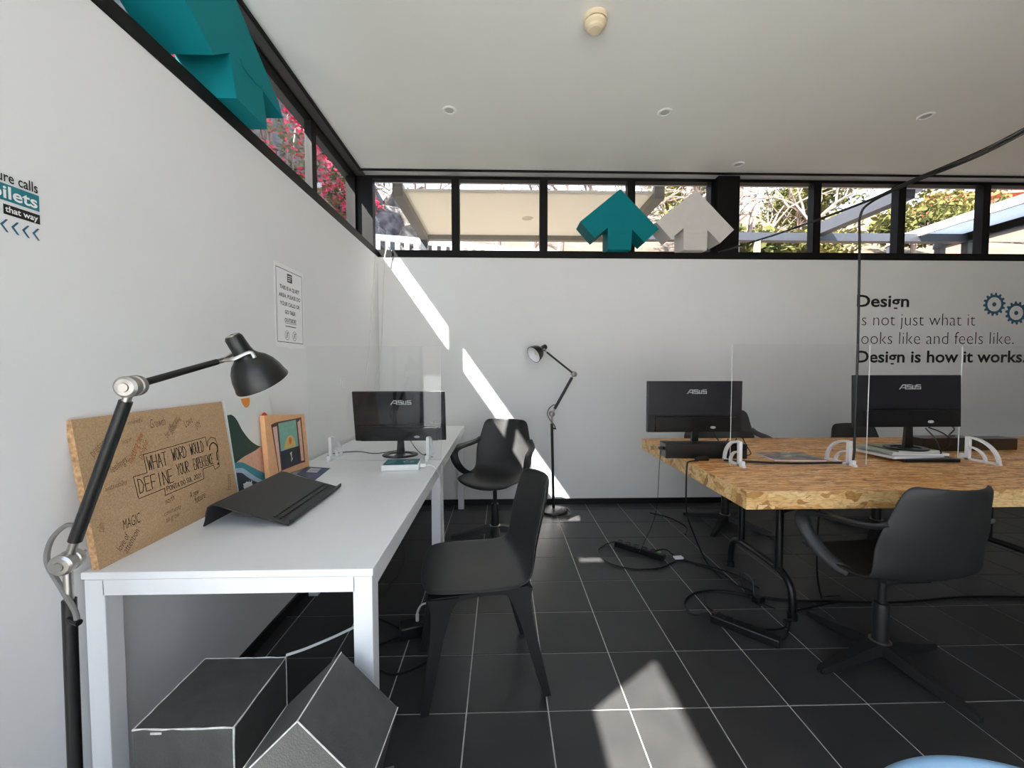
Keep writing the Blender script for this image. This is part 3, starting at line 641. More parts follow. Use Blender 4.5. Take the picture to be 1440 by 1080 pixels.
pr = [(-.140, .003), (-.134, .022), (-.130, .05), (-.125, .066), (-.112, .074), (-.095, .072), (-.05, .056), (.03, .033), (.125, .006), (.132, .005), (.137, .010), (.138, .022)]
strip_sheet(pr, -.215, .205, .004).build('bent_sheet', STAND, t, smooth=True, angle=.5)
m = MB()
for k in range(26):
    y = -.19 + k * .0148
    for x in (.075, .095): m.box(x - .004, x + .004, y, y + .006, .0, .0016, Matrix.Translation((0, 0, .0235 - (x - .075) * .284)) @ Matrix.Identity(4))
m.build('grip_ribs', BLACK, t)

t = tag(MB().prism([(-1.0, 1.977), (-1.019, 2.134), (-.885, 2.10), (-.861, 1.874)][::-1], .7405, .7415).build('leaflet', M('navy_leaflet', (60, 72, 108), .5, var=.35, scale=18)), 'dark blue printed leaflet lying behind the laptop stand', 'leaflet')
m = MB(); 
for k in range(4): m.face([(-.985 + k * .004, 2.10 - k * .022, .7419), (-.985 + k * .004, 2.09 - k * .022, .7419), (-.925 + k * .004, 2.075 - k * .022, .7419), (-.925 + k * .004, 2.085 - k * .022, .7419)])
m.build('printed_lines', PAPER, t)

t = thing('router_box', 'small white box with a teal printed top, at the desk edge before the corner monitor', 'box', (-.512, 2.10, .7405), R(4))
MB().box(-.098, .090, -.072, .072, 0, .030, bevel=.006).build('box_body', WHITE_PL, t)
m = MB(); m.prism([(-.090, -.064), (.082, -.064), (.082, .064), (-.090, .064)], .0302, .0312); m.build('printed_top', M('teal_print', (44, 108, 116), .3, var=.12, scale=20), t)
m = MB()
for a in ((-.055, .0), (.02, .03)): ribbon(m, [(a[0] - .02, a[1] - .03), (a[0] + .015, a[1] + .02)], .003, Matrix.Translation((0, 0, .0312)))
strokes(m, 'S', .035, -.02, .022, .03, .005, Matrix.Translation((0, 0, .0312))); strokes(m, 'C', .005, -.02, .022, .03, .005, Matrix.Translation((0, 0, .0312)))
m.build('printed_sign', PAPER, t)
MB().box(.090, .118, -.020, .006, .004, .022, bevel=.002).build('plug', WHITE_PL, t)
m = MB().tube(curve_pts([(-.392, 2.09, .753), (-.365, 2.082, .757), (-.343, 2.06, .752), (-.326, 2.10, .70), (-.322, 2.13, .62), (-.322, 2.20, .45), (-.323, 2.235, .25), (-.323, 2.238, .05), (-.318, 2.25, .006)], 6), .0032, 6)
tag(m.build('white_cable', CABLE_W, smooth=True), 'white cable hanging from the small white box down the desk leg', 'cable')
m = MB().tube(curve_pts([(-.60, 2.475, .765), (-.66, 2.52, .744), (-.76, 2.44, .744), (-.88, 2.50, .744), (-.985, 2.47, .744), (-1.02, 2.40, .744), (-.99, 2.34, .744)], 6), .0025, 6)
tag(m.build('monitor_cable', CABLE_B, smooth=True), 'thin dark cable lying left of the corner monitor', 'cable')
m = MB(); m.tube(curve_pts([(-.55, 2.43, .83), (-.53, 2.46, .78), (-.48, 2.42, .7445), (-.42, 2.36, .7445), (-.40, 2.33, .7445)], 6), .0025, 6); m.tube([(-.45, 2.385, .748), (-.425, 2.36, .748)], .006, 8)
tag(m.build('monitor_cable', CABLE_B, smooth=True), 'dark cable with plug curling right of the corner monitor', 'cable')

# ------------------------------------------------------------------ things on the strand board table
t = thing('long_black_box', 'long black box overhanging the table edge before the monitor nearest the floor lamp', 'box', (1.155, 2.26, .7505), R(-3))
m = MB(); m.box(-.235, .215, -.045, .055, 0, .083, bevel=.003); m.build('box_body', MATTEB, t)
MB().box(-.26, -.234, -.01, .012, .042, .058, bevel=.004).build('side_knob', BLACK, t)
MB().box(-.09, -.02, -.105, -.075, 0, .022, bevel=.004).build('plug_block', BLACK, t)
t = thing('long_black_box', 'long black box right of the monitor raised on papers', 'box', (2.83, 2.42, .7505), R(3))
m = MB(); m.box(-.30, .05, -.05, .05, 0, .082, bevel=.003); m.box(.06, .34, -.045, .05, 0, .072, bevel=.003); m.build('box_body', MATTEB, t)
MB().box(.335, .37, -.02, .03, .03, .05, bevel=.003).build('side_knob', WHITE_PL, t)
t = thing('magazine', 'open colourful magazine lying on the strand board table between the two acrylic brackets', 'magazine', (1.63, 2.24, .7505), R(-4))
MB().box(-.135, .135, -.10, .10, 0, .006).build('pages', PAPER, t)
def mag_mat():
    m, nt, b = new_mat('printed_cover'); N, L = nt.nodes.new, nt.links.new
    tc = N('ShaderNodeTexCoord'); v = N('ShaderNodeTexVoronoi'); v.inputs['Scale'].default_value = 13; mp = N('ShaderNodeMapping'); mp.inputs['Scale'].default_value = (1.2, 2.2, 1); L(tc.outputs['Object'], mp.inputs[0]); L(mp.outputs[0], v.inputs['Vector'])
    s = N('ShaderNodeSeparateColor'); L(v.outputs['Color'], s.inputs[0]); r = N('ShaderNodeValToRGB'); r.color_ramp.interpolation = 'CONSTANT'; e = r.color_ramp.elements
    e[0].position, e[0].color = 0, (*lin((60, 72, 76)), 1); e[1].position, e[1].color = .3, (*lin((118, 132, 128)), 1)
    for p_, c_ in ((.5, (176, 60, 52)), (.65, (206, 196, 176)), (.8, (40, 40, 44)), (.9, (150, 120, 90))):
        q = e.new(p_); q.color = (*lin(c_), 1)
    L(s.outputs[0], r.inputs[0]); L(r.outputs[0], b.inputs['Base Color']); b.inputs['Roughness'].default_value = .3
    return m
MB().box(-.135, .135, -.10, .10, .0062, .0072).build('printed_cover', mag_mat(), t)
pile = [(2.31, 2.20, -2, .30, .22, .018, (58, 58, 60), 'dark folder at the bottom of the paper pile under the monitor'),
        (2.245, 2.23, 6, .32, .235, .014, (206, 210, 206), 'pale magazine above the dark folder in the pile under the monitor'),
        (2.27, 2.225, -4, .30, .225, .013, (192, 198, 194), 'pale grey magazine in the middle of the pile under the monitor'),
        (2.235, 2.22, 3, .29, .22, .009, (178, 184, 172), 'greenish magazine near the top of the pile under the monitor'),
        (2.245, 2.20, 0, .23, .19, .007, (120, 118, 92), 'small olive booklet on top of the pile under the monitor')]
z = .7505
for x, y, a, w, d, h, c, lab in pile:
    t = thing('magazine', lab, 'magazine', (x, y, z), R(a), 'magazines stacked under the monitor')
    MB().box(-w / 2 + .003, w / 2 - .002, -d / 2 + .002, d / 2 - .002, .0008, h - .0008).build('pages', PAPER if c[0] > 100 else BLACK, t)
    cm = M('magazine_cover', c, .35, var=.12, scale=25); m = MB(); m.box(-w / 2, w / 2, -d / 2, d / 2, h - .0008, h); m.box(-w / 2, w / 2, -d / 2, d / 2, 0, .0008); m.box(-w / 2, -w / 2 + .002, -d / 2, d / 2, 0, h); m.build('cover', cm, t)
    z += h
for pts, lab in (([(2.30, 2.13, .93), (2.33, 2.10, .87), (2.36, 2.10, .80), (2.40, 2.16, .795)], 'short black cable hanging behind the raised monitor, left one'),
                 ([(2.34, 2.15, .93), (2.41, 2.14, .90), (2.47, 2.15, .85), (2.52, 2.25, .77), (2.56, 2.30, .756)], 'black cable curving from the raised monitor to the table'),
                 ([(2.50, 2.17, .93), (2.60, 2.25, .90), (2.72, 2.38, .845), (2.80, 2.42, .836)], 'black cable running from the raised monitor to the long black box'),
                 ([(1.28, 2.41, .87), (1.31, 2.36, .80), (1.33, 2.33, .84)], 'black cable looping under the monitor nearest the floor lamp')):
    tag(MB().tube(curve_pts(pts, 6), .0035, 6).build('monitor_cable', CABLE_B, smooth=True), lab, 'cable')
tag(MB().tube(curve_pts([(1.455, 2.42, .86), (1.47, 2.38, .79), (1.46, 2.32, .756), (1.40, 2.28, .755), (1.36, 2.33, .78), (1.42, 2.40, .83)], 6), .0035, 6).build('monitor_cable', CABLE_B, smooth=True), 'black cable loop right of the long overhanging box', 'cable')
tag(MB().tube(curve_pts([(1.06, 2.14, .758), (1.00, 2.12, .756), (.985, 2.11, .735), (.992, 2.13, .62), (1.03, 2.2, .45), (1.10, 2.25, .30), (1.2, 2.3, .12), (1.30, 2.32, .01)], 6), .0042, 8).build('power_cable', CABLE_B, smooth=True), 'black cable dropping over the left end of the strand board table', 'cable')
tag(MB().tube(curve_pts([(.905, 2.26, .79), (.900, 2.27, .70), (.915, 2.35, .40), (.90, 2.50, .15), (.905, 2.60, .045)], 6), .0016, 6).build('thin_wire', CABLE_B, smooth=True), 'thin wire hanging from the long overhanging box to the power strip on the floor', 'cable')
# cable from the ledge, over the table and up out of sight
oc = thing('overhead_cable', 'black cable strung overhead, with one end hanging down onto the strand board table', 'cable', (1.93, 2.15, 2.137))
def rel(pts): return [(x - 1.93, y - 2.15, z - 2.137) for x, y, z in pts]
MB().tube(curve_pts(rel([(1.977, 3.685, 2.308), (1.965, 3.35, 2.262), (1.948, 2.75, 2.19), (1.930, 2.15, 2.137), (1.96, 1.92, 2.15), (2.06, 1.65, 2.19), (2.22, 1.42, 2.33), (2.42, 1.22, 2.62), (2.60, 1.05, 3.008)]), 8), .007, 8).build('ledge_run', CABLE_B, oc, smooth=True)
MB().tube(curve_pts(rel([(2.60, 1.10, 3.008), (2.43, 1.25, 2.60), (2.22, 1.44, 2.312), (2.06, 1.67, 2.174), (1.955, 1.93, 2.138), (1.925, 2.10, 2.118), (1.912, 2.145, 2.06), (1.910, 2.14, 1.9), (1.896, 2.115, 1.4), (1.882, 2.10, .90), (1.874, 2.09, .80), (1.845, 2.085, .760), (1.70, 2.07, .7575), (1.50, 2.07, .7575), (1.34, 2.10, .7585), (1.20, 2.14, .7585)]), 8), .006, 8).build('hanging_run', CABLE_B, oc, smooth=True)

# ------------------------------------------------------------------ prints and small fittings on the walls
t = thing('quiet_sign', 'white A3 notice with black frame asking for quiet, on the left wall', 'sign', (XL + .001, 2.152, 1.572), R(0))
SG = YZ(.0012, -.142, -.208)
MB().box(0, .0012, -.142, .142, -.208, .208).build('laminated_sheet', PAPER, t)
m = MB(); e = .003; x0, x1, y0, y1 = .014, .270, .026, .392
for q in (((x0, y0), (x1, y0)), ((x0, y1), (x1, y1)), ((x0, y0), (x0, y1)), ((x1, y0), (x1, y1))): ribbon(m, q, .003, SG)
m.build('black_border', VINYL, t)
m = MB(); m.prism([(.118, .335), (.166, .335), (.166, .378), (.118, .378)], .0003, .0007, SG); m.build('emblem', VINYL, t)
m = MB(); 
for k in range(3): ribbon(m, [(.124, .344 + k * .011), (.150 + k * .005, .346 + k * .011)], .004, SG, .0009)
m.build('emblem_bars', PAPER, t)
for s, y, w in (('THIS IS A QUIET', .292, .196), ('AREA, PLEASE DO', .252, .212), ('YOUR CALLS OR', .211, .196), ('GO TALK', .171, .106), ('OUTSIDE!', .130, .114)):
    text('lettering', s, .142 - w / 2, y, w, .019, SG, VINYL, t, offset=.022, asc='T')
m = MB(); ribbon(m, [(.092, .108), (.196, .108)], .004, SG); ribbon(m, [(.088, .124), (.200, .124)], .002, SG); m.build('underline', VINYL, t)
for cx in (.105, .180):
    m = MB(); ribbon(m, [(cx + .021 * math.cos(2 * PI * k / 24), .062 + .023 * math.sin(2 * PI * k / 24)) for k in range(25)], .002, SG)
    ribbon(m, [(cx - .006, .05), (cx - .006, .074), (cx + .006, .074), (cx + .006, .05)], .003, SG); ribbon(m, [(cx - .014, .046), (cx + .014, .078)], .0025, SG); m.build('round_icon', VINYL, t)
MB().box(.0013, .003, -.035, .022, -.214, -.200).build('tape_strip', PAPER, t)

t = thing('toilet_sign', 'small teal and black wall lettering pointing to the toilets, on the left wall', 'sign', (XL + .0005, 1.010, 1.56))
TS = YZ(.0004, -.105, 0)
m = MB(); m.prism([(-.03, .071), (.105, .071), (.105, .108), (-.03, .108)], 0, .0004, TS); m.build('teal_panel', VINYL_T, t)
m = MB(); m.prism([(.034, .041), (.105, .041), (.105, .063), (.034, .063)], 0, .0004, TS); m.build('black_panel', VINYL, t)
text('lettering', 'nature calls', -.005, .113, .108, .023, TS, VINYL, t, offset=.01, asc='l')
text('lettering', 'toilets', -.005, .077, .106, .027, TS, PAPER, t, offset=.02, asc='l')
text('lettering', 'that way', .037, .047, .064, .013, TS, PAPER, t, offset=.02, asc='h')
for k in range(6):
    x = .103 - k * .0205; m = MB(); m.prism([(x - .015, .0165), (x - .004, .030), (x, .030), (x - .010, .0165), (x, .002), (x - .004, .002)], 0, .0004, TS); m.build('arrow_mark', VINYL_B, t)
t = thing('wall_switch', 'small white switch plate on the left wall above the corner desk', 'switch', (XL, 2.825, 1.159))
MB().box(0, .008, -.036, .036, -.038, .038, bevel=.003).build('cover_plate', WHITE_PL, t); MB().box(.008, .012, -.020, .020, -.022, .022, bevel=.002).build('rocker', WHITE_PL, t)

t = thing('wall_quote', 'black lettering about design on the back wall beside the gears', 'sign', (3.285, YB - .0006, 1.30))
WQ = XZ(0, -.0003, 0)
text('lettering', 'Design', 0, .520, .495, .108, WQ, VINYL, t, offset=.02, asc='D')
text('lettering', 'is not just what it', .020, .346, 1.115, .112, WQ, VINYL, t, offset=-.017, asc='h')
text('lettering', 'looks like and feels like.', .022, .174, 1.493, .112, WQ, VINYL, t, offset=-.017, asc='l')
text('lettering', 'Design is how it works.', 0.015, .006, 1.625, .108, WQ, VINYL, t, offset=.02, asc='D')
def gear(lab, x, z, a0):
    t = thing('gear_print', lab, 'decal', (x, YB - .0006, z), group='teal gears printed on the wall')
    Q = XZ(0, -.0003, 0); n = 14; outer = []
    for k in range(n):
        for da, r in ((-.11, .088), (-.055, .108), (.055, .108), (.11, .088)):
            a = a0 + 2 * PI * k / n + da * 1.4; outer.append((r * math.cos(a), r * math.sin(a)))
    m = MB(); N4 = len(outer)
    inner = [(.066 * math.cos(a0 + 2 * PI * (k / 4 - .28) / n), .066 * math.sin(a0 + 2 * PI * (k / 4 - .28) / n)) for k in range(N4)]
    for k in range(N4): m.face([Q @ Vector((*q, .0004)) for q in (outer[k], outer[(k + 1) % N4], inner[(k + 1) % N4], inner[k])])
    m.build('toothed_ring', VINYL_B, t)
    m = MB(); m.prism([(.02 * math.cos(2 * PI * k / 16), .02 * math.sin(2 * PI * k / 16)) for k in range(16)], 0, .0004, Q); m.build('hub_dot', VINYL_B, t)
gear('teal toothed gear on the back wall, nearest the word Design', 4.596, 1.845, .1)
gear('teal toothed gear on the back wall, lower and farther from the word Design', 4.812, 1.766, .32)

t = thing('smoke_detector', 'round cream smoke detector on the ceiling', 'smoke detector', (.476, 2.10, ZC))
m = MB(); m.lathe([(0, 0), (.058, 0), (.060, -.004), (.060, -.020), (.055, -.024)], 32); m.build('mounting_base', OFFWHITE, t, smooth=True, angle=.5)
m = MB(); m.lathe([(.052, -.024), (.055, -.028), (.054, -.042), (.042, -.050), (.040, -.060), (.030, -.066), (0, -.067)], 32); m.build('sensor_head', OFFWHITE, t, smooth=True, angle=.5)
for i, (x, y, lab) in enumerate(((-.353, 2.859, 'recessed ceiling spotlight nearest the left wall windows'), (1.132, 2.845, 'recessed ceiling spotlight above the left end of the strand board table'),
                                 (2.978, 2.839, 'recessed ceiling spotlight above the overhead cable and the raised monitor'), (2.056, 3.539, 'recessed ceiling spotlight close to the wide back window post'))):
    t = thing('ceiling_spotlight', lab, 'ceiling light', (x, y, ZC), group='recessed ceiling spotlights')
    MB().lathe([(.030, -.001), (.034, -.006), (.044, -.007), (.050, -.003), (.050, 0)], 28).build('trim_ring', WHITE_PL, t, smooth=True)
    m = MB(); m.lathe([(0, -.002), (.029, -.002)], 20); m.build('lamp_face', M('dull_lamp_face', (196, 194, 186), .3, var=.1, scale=90), t)

# white cables in the corner
tag(MB().tube(curve_pts([(-.985, 3.72, 2.306), (-1.005, 3.66, 2.325), (-1.03, 3.655, 2.22), (-1.05, 3.66, 1.9), (-1.07, 3.66, 1.5), (-1.09, 3.63, 1.25), (-1.092, 3.50, 1.0), (-1.09, 3.40, .75)], 6), .005, 6).build('white_cable', CABLE_W, smooth=True), 'white cable looping over the back ledge and down the corner', 'cable')
tag(MB().tube(curve_pts([(-1.094, 3.60, 2.24), (-1.094, 3.52, 1.9), (-1.094, 3.40, 1.4), (-1.094, 3.28, 1.1), (-1.094, 3.2, .78)], 6), .004, 6).build('white_cable', CABLE_W, smooth=True), 'thin white cable slanting down the left wall near the corner', 'cable')
tag(MB().tube(curve_pts([(-.985, 3.70, 2.306), (-.975, 3.678, 2.30), (-.965, 3.68, 2.22), (-.90, 3.68, 2.02)], 5), .0022, 5).build('thin_wire', CABLE_B, smooth=True), 'thin dark wire end hanging over the back ledge in the corner', 'cable')

# ------------------------------------------------------------------ arrow sculptures
ARROW = [(0, .525), (.345, .18), (.222, .062), (.108, .176), (.104, 0), (-.104, 0), (-.106, .19), (-.222, .098), (-.352, .240)]
def arrow(name, label, loc, rz, mat, depth, s=1.0, group=None, edges=False, prof=None):
    """house-shaped arrow of folded board: outline x,y turned upright, extruded along +y"""
    t = thing(name, label, 'sculpture', loc, rz, group)
    m = MB(); Q = Matrix(((1, 0, 0, 0), (0, 0, 1, 0), (0, 1, 0, 0), (0, 0, 0, 1))); A_ = prof or ARROW
    head = [(a * s, b * s) for a, b in [A_[0], A_[1], A_[2], A_[3], A_[6], A_[7], A_[8]]]
    m.prism(head, 0, depth, Q); m.build('arrow_head', mat, t)
    m = MB(); st = [(a * s, b * s) for a, b in A_[3:7]]; m.prism(st, .001, depth * .98, Q); m.build('arrow_stem', mat, t)
    m = MB(); pts = [(-.075 * s, .168 * s), (-.065 * s, .150 * s), (-.03 * s, .142 * s), (.03 * s, .142 * s), (.065 * s, .150 * s), (.075 * s, .168 * s)]
    m.tube([(a, -.0005, b) for a, b in pts], .0022, 5)
    if not edges: m.build('cut_flap_line', mat, t)
    if edges:
        m = MB(); pr_ = head
        for k in range(len(pr_)):
            a = pr_[k]; m.tube([(a[0], 0, a[1]), (a[0], depth, a[1])], .0016, 5)
        for k in range(len(pr_)):
            a, b = pr_[k], pr_[(k + 1) % len(pr_)]; m.tube([(a[0], 0, a[1]), (b[0], 0, b[1])], .0016, 5)
        o = m.build('worn_edges', WORN, t); o['kind'] = 'stuff'
    return t
arrow('arrow_sculpture', 'teal up-arrow sculpture on the back window ledge', (1.046, 3.60, 2.301), 0, TEAL, .20)
arrow('arrow_sculpture', 'white up-arrow sculpture on the back window ledge beside the teal one', (1.722, 3.60, 2.301), 0, ARROW_W, .20)
arrow('arrow_sculpture', 'large teal arrow sculpture on the left window ledge', (-1.02, 1.74, 2.301), R(90), TEAL, .21, prof=[(-.17, .43), (.196, .178), (.234, .125), (.075, .146), (.104, 0), (-.102, 0), (-.136, .144), (-.225, .07), (-.46, .21)])
arrow('arrow_sculpture', 'white arrow sculpture on the left window ledge, nearer the viewer than the teal one', (-1.03, .90, 2.301), R(90), ARROW_W, .22)
arrow('faceted_sculpture', 'black faceted pointed-top sculpture with worn edges on the floor before the nearer white desk', (-.405, .785, .001), R(-3), ARROW_B, .195, 1.0, None, True,
      prof=[(0, .56), (.138, .422), (.085, .215), (.084, .21), (.084, 0), (-.084, 0), (-.084, .21), (-.085, .215), (-.138, .422)])
t = thing('black_box', 'black painted board box with worn white edges, at the left desk leg', 'box', (-.742, 1.045, 0), R(0))
MB().box(-.115, .115, -.115, .115, 0, .42).build('board_panels', ARROW_B, t)
m = MB(); h = .115
for a, b in (((-h, -h, .42), (h, -h, .42)), ((h, -h, .42), (h, h, .42)), ((h, h, .42), (-h, h, .42)), ((-h, h, .42), (-h, -h, .42)), ((h, -h, 0), (h, -h, .42)), ((h, h, 0), (h, h, .42))):
    p_ = [Vector(a).lerp(Vector(b), k / 10) + Vector((random.uniform(-.0008, .0008), random.uniform(-.0008, .0008), random.uniform(-.0008, .0008))) for k in range(11)]
    m.tube(p_, [random.uniform(.0012, .0026) for _ in p_], 5)
o = m.build('worn_edges', WORN, t); o['kind'] = 'stuff'
MB().box(-.075, -.05, -.1162, -.1148, .408, .413).build('paint_chip', WORN, t)
tag(MB().tube([(-.40, 1.20, .012), (-.335, 1.215, .012)], .012, 12).build('metal_rod', M('dull_grey_metal', (150, 150, 150), .4, .6, var=.05), smooth=True), 'short grey metal rod on the floor by the black faceted sculpture', 'rod')
tag(MB().tube(curve_pts([(-.628, 1.163, .424), (-.58, 1.20, .420), (-.50, 1.26, .425), (-.43, 1.27, .46), (-.415, 1.20, .54), (-.396, 1.13, .60), (-.372, 1.098, .65)], 6), .0042, 6).build('white_cable', CABLE_W, smooth=True), 'white cable sagging under the nearer desk to the black box', 'cable')
t = thing('power_adapter', 'black power adapter with a white plug on the floor under the white desks', 'power adapter', (-.42, 1.88, 0), R(20))
MB().box(-.06, .06, -.04, .04, 0, .06, bevel=.008).build('adapter_body', BLACK, t)
m = MB(); m.tube(curve_pts([(.02, 0, .06), (.02, 0, .10), (.04, .01, .125), (.075, .015, .128)], 5), .0045, 6); m.tube([(.02, 0, .058), (.02, 0, .092)], .008, 8); m.build('white_plug', CABLE_W, t, smooth=True)
for pts, lab in (([(-.48, 1.85, .006), (-.60, 1.75, .006), (-.45, 1.62, .006), (-.30, 1.72, .006), (-.36, 1.86, .006)], 'black cable coiled on the floor under the white desks'),
                 ([(-.50, 1.92, .006), (-.70, 2.1, .006), (-.62, 2.5, .006), (-.75, 3.0, .006)], 'black cable running along the floor under the farther desk')):
    tag(MB().tube(curve_pts(pts, 8), .005, 6).build('floor_cable', CABLE_B, smooth=True), lab, 'cable')

# ------------------------------------------------------------------ jointed reading lamps
def frame_to(d):
    return Vector(d).normalized().to_track_quat('Z', 'X').to_matrix().to_4x4()
def lamp(label, base, joint, elbow, head, axis, shade_at, group):
    t = thing('floor_lamp', label, 'floor lamp', base, 0, group); B = Vector(base)
    J, E, H = Vector(joint) - B, Vector(elbow) - B, Vector(head) - B
    MB().lathe([(0, 0), (.120, 0), (.122, .006), (.118, .018), (.07, .030), (.02, .034), (0, .034)], 40).build('round_base', BLACK_M, t, smooth=True, angle=.5)
    top = J + Vector((0, 0, -.055))
    MB().tube([(0, 0, .03), top + Vector((0, 0, -.03))], .0125, 14).build('pole', BLACK_M, t, smooth=True)
    m = MB(); m.tube([top + Vector((0, 0, -.035)), J], .0085, 12); m.build('pole_ferrule', STEEL, t, smooth=True)
    ej = (E - J).normalized(); side = Vector((.22, -1, .05)); side = (side - ej * side.dot(ej)).normalized()
    def knuckle(P, name):
        m = MB(); mx = Matrix.Translation(P) @ frame_to(side)
        m.lathe([(0, -.022), (.018, -.022), (.023, -.018), (.023, -.006), (.0205, -.004), (.0205, .004), (.023, .006), (.023, .018), (.018, .022), (.010, .023), (.009, .026), (0, .026)], 26, mx)
        m.tube([P - side * .02, P - side * .048], .0035, 8); m.build(name, STEEL, t, smooth=True, angle=.5)
    knuckle(J, 'lower_joint'); knuckle(E, 'elbow_joint')
    d = (E - J).normalized(); MB().tube([J + d * .02, J + d * .055], .0085, 12).build('arm_ferrule', STEEL, t, smooth=True)
    MB().tube([J + d * .05, E - d * .035], .0125, 14).build('lower_arm', BLACK_M, t, smooth=True)
    MB().tube([E - d * .036, E - d * .018], .0085, 12).build('arm_ferrule', STEEL, t, smooth=True)
    d2 = (H - E).normalized(); MB().tube([E + d2 * .022, H - d2 * .022], .0085, 12).build('upper_arm', BLACK_M, t, smooth=True)
    out = -(d.cross(Vector((0, 1, 0)))).normalized() if abs(d.y) < .9 else Vector((-1, 0, 0))
    out = Vector((-1, -.1, .25)).normalized()
    MB().tube(curve_pts([J + d * .085, J + d * .08 + out * .028, J + d * .04 + out * .045, J + out * .040 + Vector((0, 0, -.01)), J + Vector((.004, 0, -.055)) + out * .022, J + Vector((.022, -.012, -.10)), J + Vector((.030, -.014, -.125))], 6), .0052, 8).build('spare_cable', M('grey_cable', (112, 110, 106), .4, var=.04), t, smooth=True)
    MB().tube([J + Vector((.006, -.008, -.125)), J + Vector((.036, -.016, -.128))], .007, 8).build('cable_clip', BLACK, t, smooth=True)
    a = Vector(axis).normalized(); S = Vector(shade_at) - B                 # S: neck point on the axis, a: towards the opening
    mx = Matrix.Translation(S) @ frame_to(a)
    m = MB()
    m.lathe([(0, -.066), (.010, -.067), (.019, -.065), (.023, -.058), (.0245, -.02), (.027, -.006), (.034, .004), (.048, .016), (.060, .034), (.068, .056), (.0725, .080), (.0745, .086), (.0745, .090), (.070, .091)], 36, mx)
    sh = m.build('lamp_shade', BLACK_M, t, smooth=True, angle=.7)
    MB().lathe([(.0705, .0905), (.0705, .080), (.066, .057), (.058, .036), (.046, .019), (.030, .008), (0, .006)], 32, mx).build('shade_lining', WHITE_PL, sh, smooth=True)
    MB().lathe([(0, .07), (.014, .066), (.022, .052), (.020, .036), (.012, .022), (.012, .012)], 18, mx).build('light_bulb', M('frosted_bulb', (240, 236, 224), .25, var=.01), sh, smooth=True)
    MB().lathe([(0, -.0685), (.006, -.0685), (.006, -.0675), (.0145, -.0675), (.0145, -.065)], 20, mx).build('switch_button', STEEL, sh, smooth=True)
    MB().lathe([(0, -.0695), (.0035, -.0695), (.0035, -.068)], 12, mx).build('button_dimple', BLACK, sh)
    n = a.cross(Vector((0, 0, 1))).normalized(); m = MB()
    for sg in (-1, 1):
        q = curve_pts([H, H + n * sg * .026 + (S - H) * .25, S - a * .012 + n * sg * .033, S + a * .006 + n * sg * .040], 4)
        m.tube(q, .0055, 8, flat=.6)
    m.tube([H - d2 * .03, H], .0075, 10); m.build('fork_bracket', STEEL, t, smooth=True)
    return t
lamp('black jointed floor lamp standing before the nearer white desk, shade over the paintings', (-.962, .90, 0), (-.955, .90, .834), (-.803, .90, 1.220), (-.775, 1.15, 1.281), (.26, .45, -.86), (-.734, 1.185, 1.293), 'jointed black floor lamps')
lamp('black jointed floor lamp against the back wall beside the sun patch', (.455, 3.50, 0), (.437, 3.50, .857), (.628, 3.50, 1.203), (.374, 3.50, 1.406), (-.72, -.50, -.48), (.338, 3.49, 1.412), 'jointed black floor lamps')
tag(MB().tube(curve_pts([(.335, 3.44, .006), (.36, 3.36, .006), (.48, 3.33, .006), (.58, 3.38, .006), (.60, 3.48, .006), (.56, 3.60, .006)], 8), .0035, 6).build('lamp_cable', CABLE_B, smooth=True), 'thin black cable curled round the foot of the far lamp', 'cable')

# ------------------------------------------------------------------ power strips and cables on the floor
def power_strip(label, a, b, lit):
    a, b = Vector((*a, 0)), Vector((*b, 0)); L_ = (b - a).length
    t = thing('power_strip', label, 'power strip', (a + b) / 2, math.atan2(b.y - a.y, b.x - a.x), 'black power strips on the floor')
    sb = MB().box(-L_ / 2, L_ / 2, -.027, .027, 0, .040, bevel=.006).build('strip_body', BLACK, t)
    for k in range(5):
        x = -L_ / 2 + .035 + k * (L_ - .11) / 4
        MB().lathe([(.021, .040), (.021, .043), (.018, .043), (.017, .036), (0, .036)], 18, Matrix.Translation((x, 0, 0))).build('socket', BLACK_M, sb, smooth=True, angle=.4)
    x = L_ / 2 - .035 if lit != 'red' else -L_ / 2 + .012
    MB().box(x - .010, x + .010, -.013, .013, .040, .045, bevel=.002).build('rocker_switch', M(lit + '_switch', (96, 148, 92) if lit == 'green' else (70, 24, 20), .3, var=.1), sb)
    return t
power_strip('black power strip with a pale green switch, on open floor left of the table', (.805, 2.80), (1.065, 2.575), 'green')
power_strip('black power strip with a dark red switch, below the near table foot', (1.045, 1.945), (1.255, 1.745), 'red')
tag(MB().box(-.028, .028, -.016, .016, 0, .010, Matrix.Translation((1.155, 2.575, .012)) @ Matrix.Rotation(.1, 4, 'Z')).build('cable_label', PAPER), 'small white paper label on the cable beside the power strip', 'label')
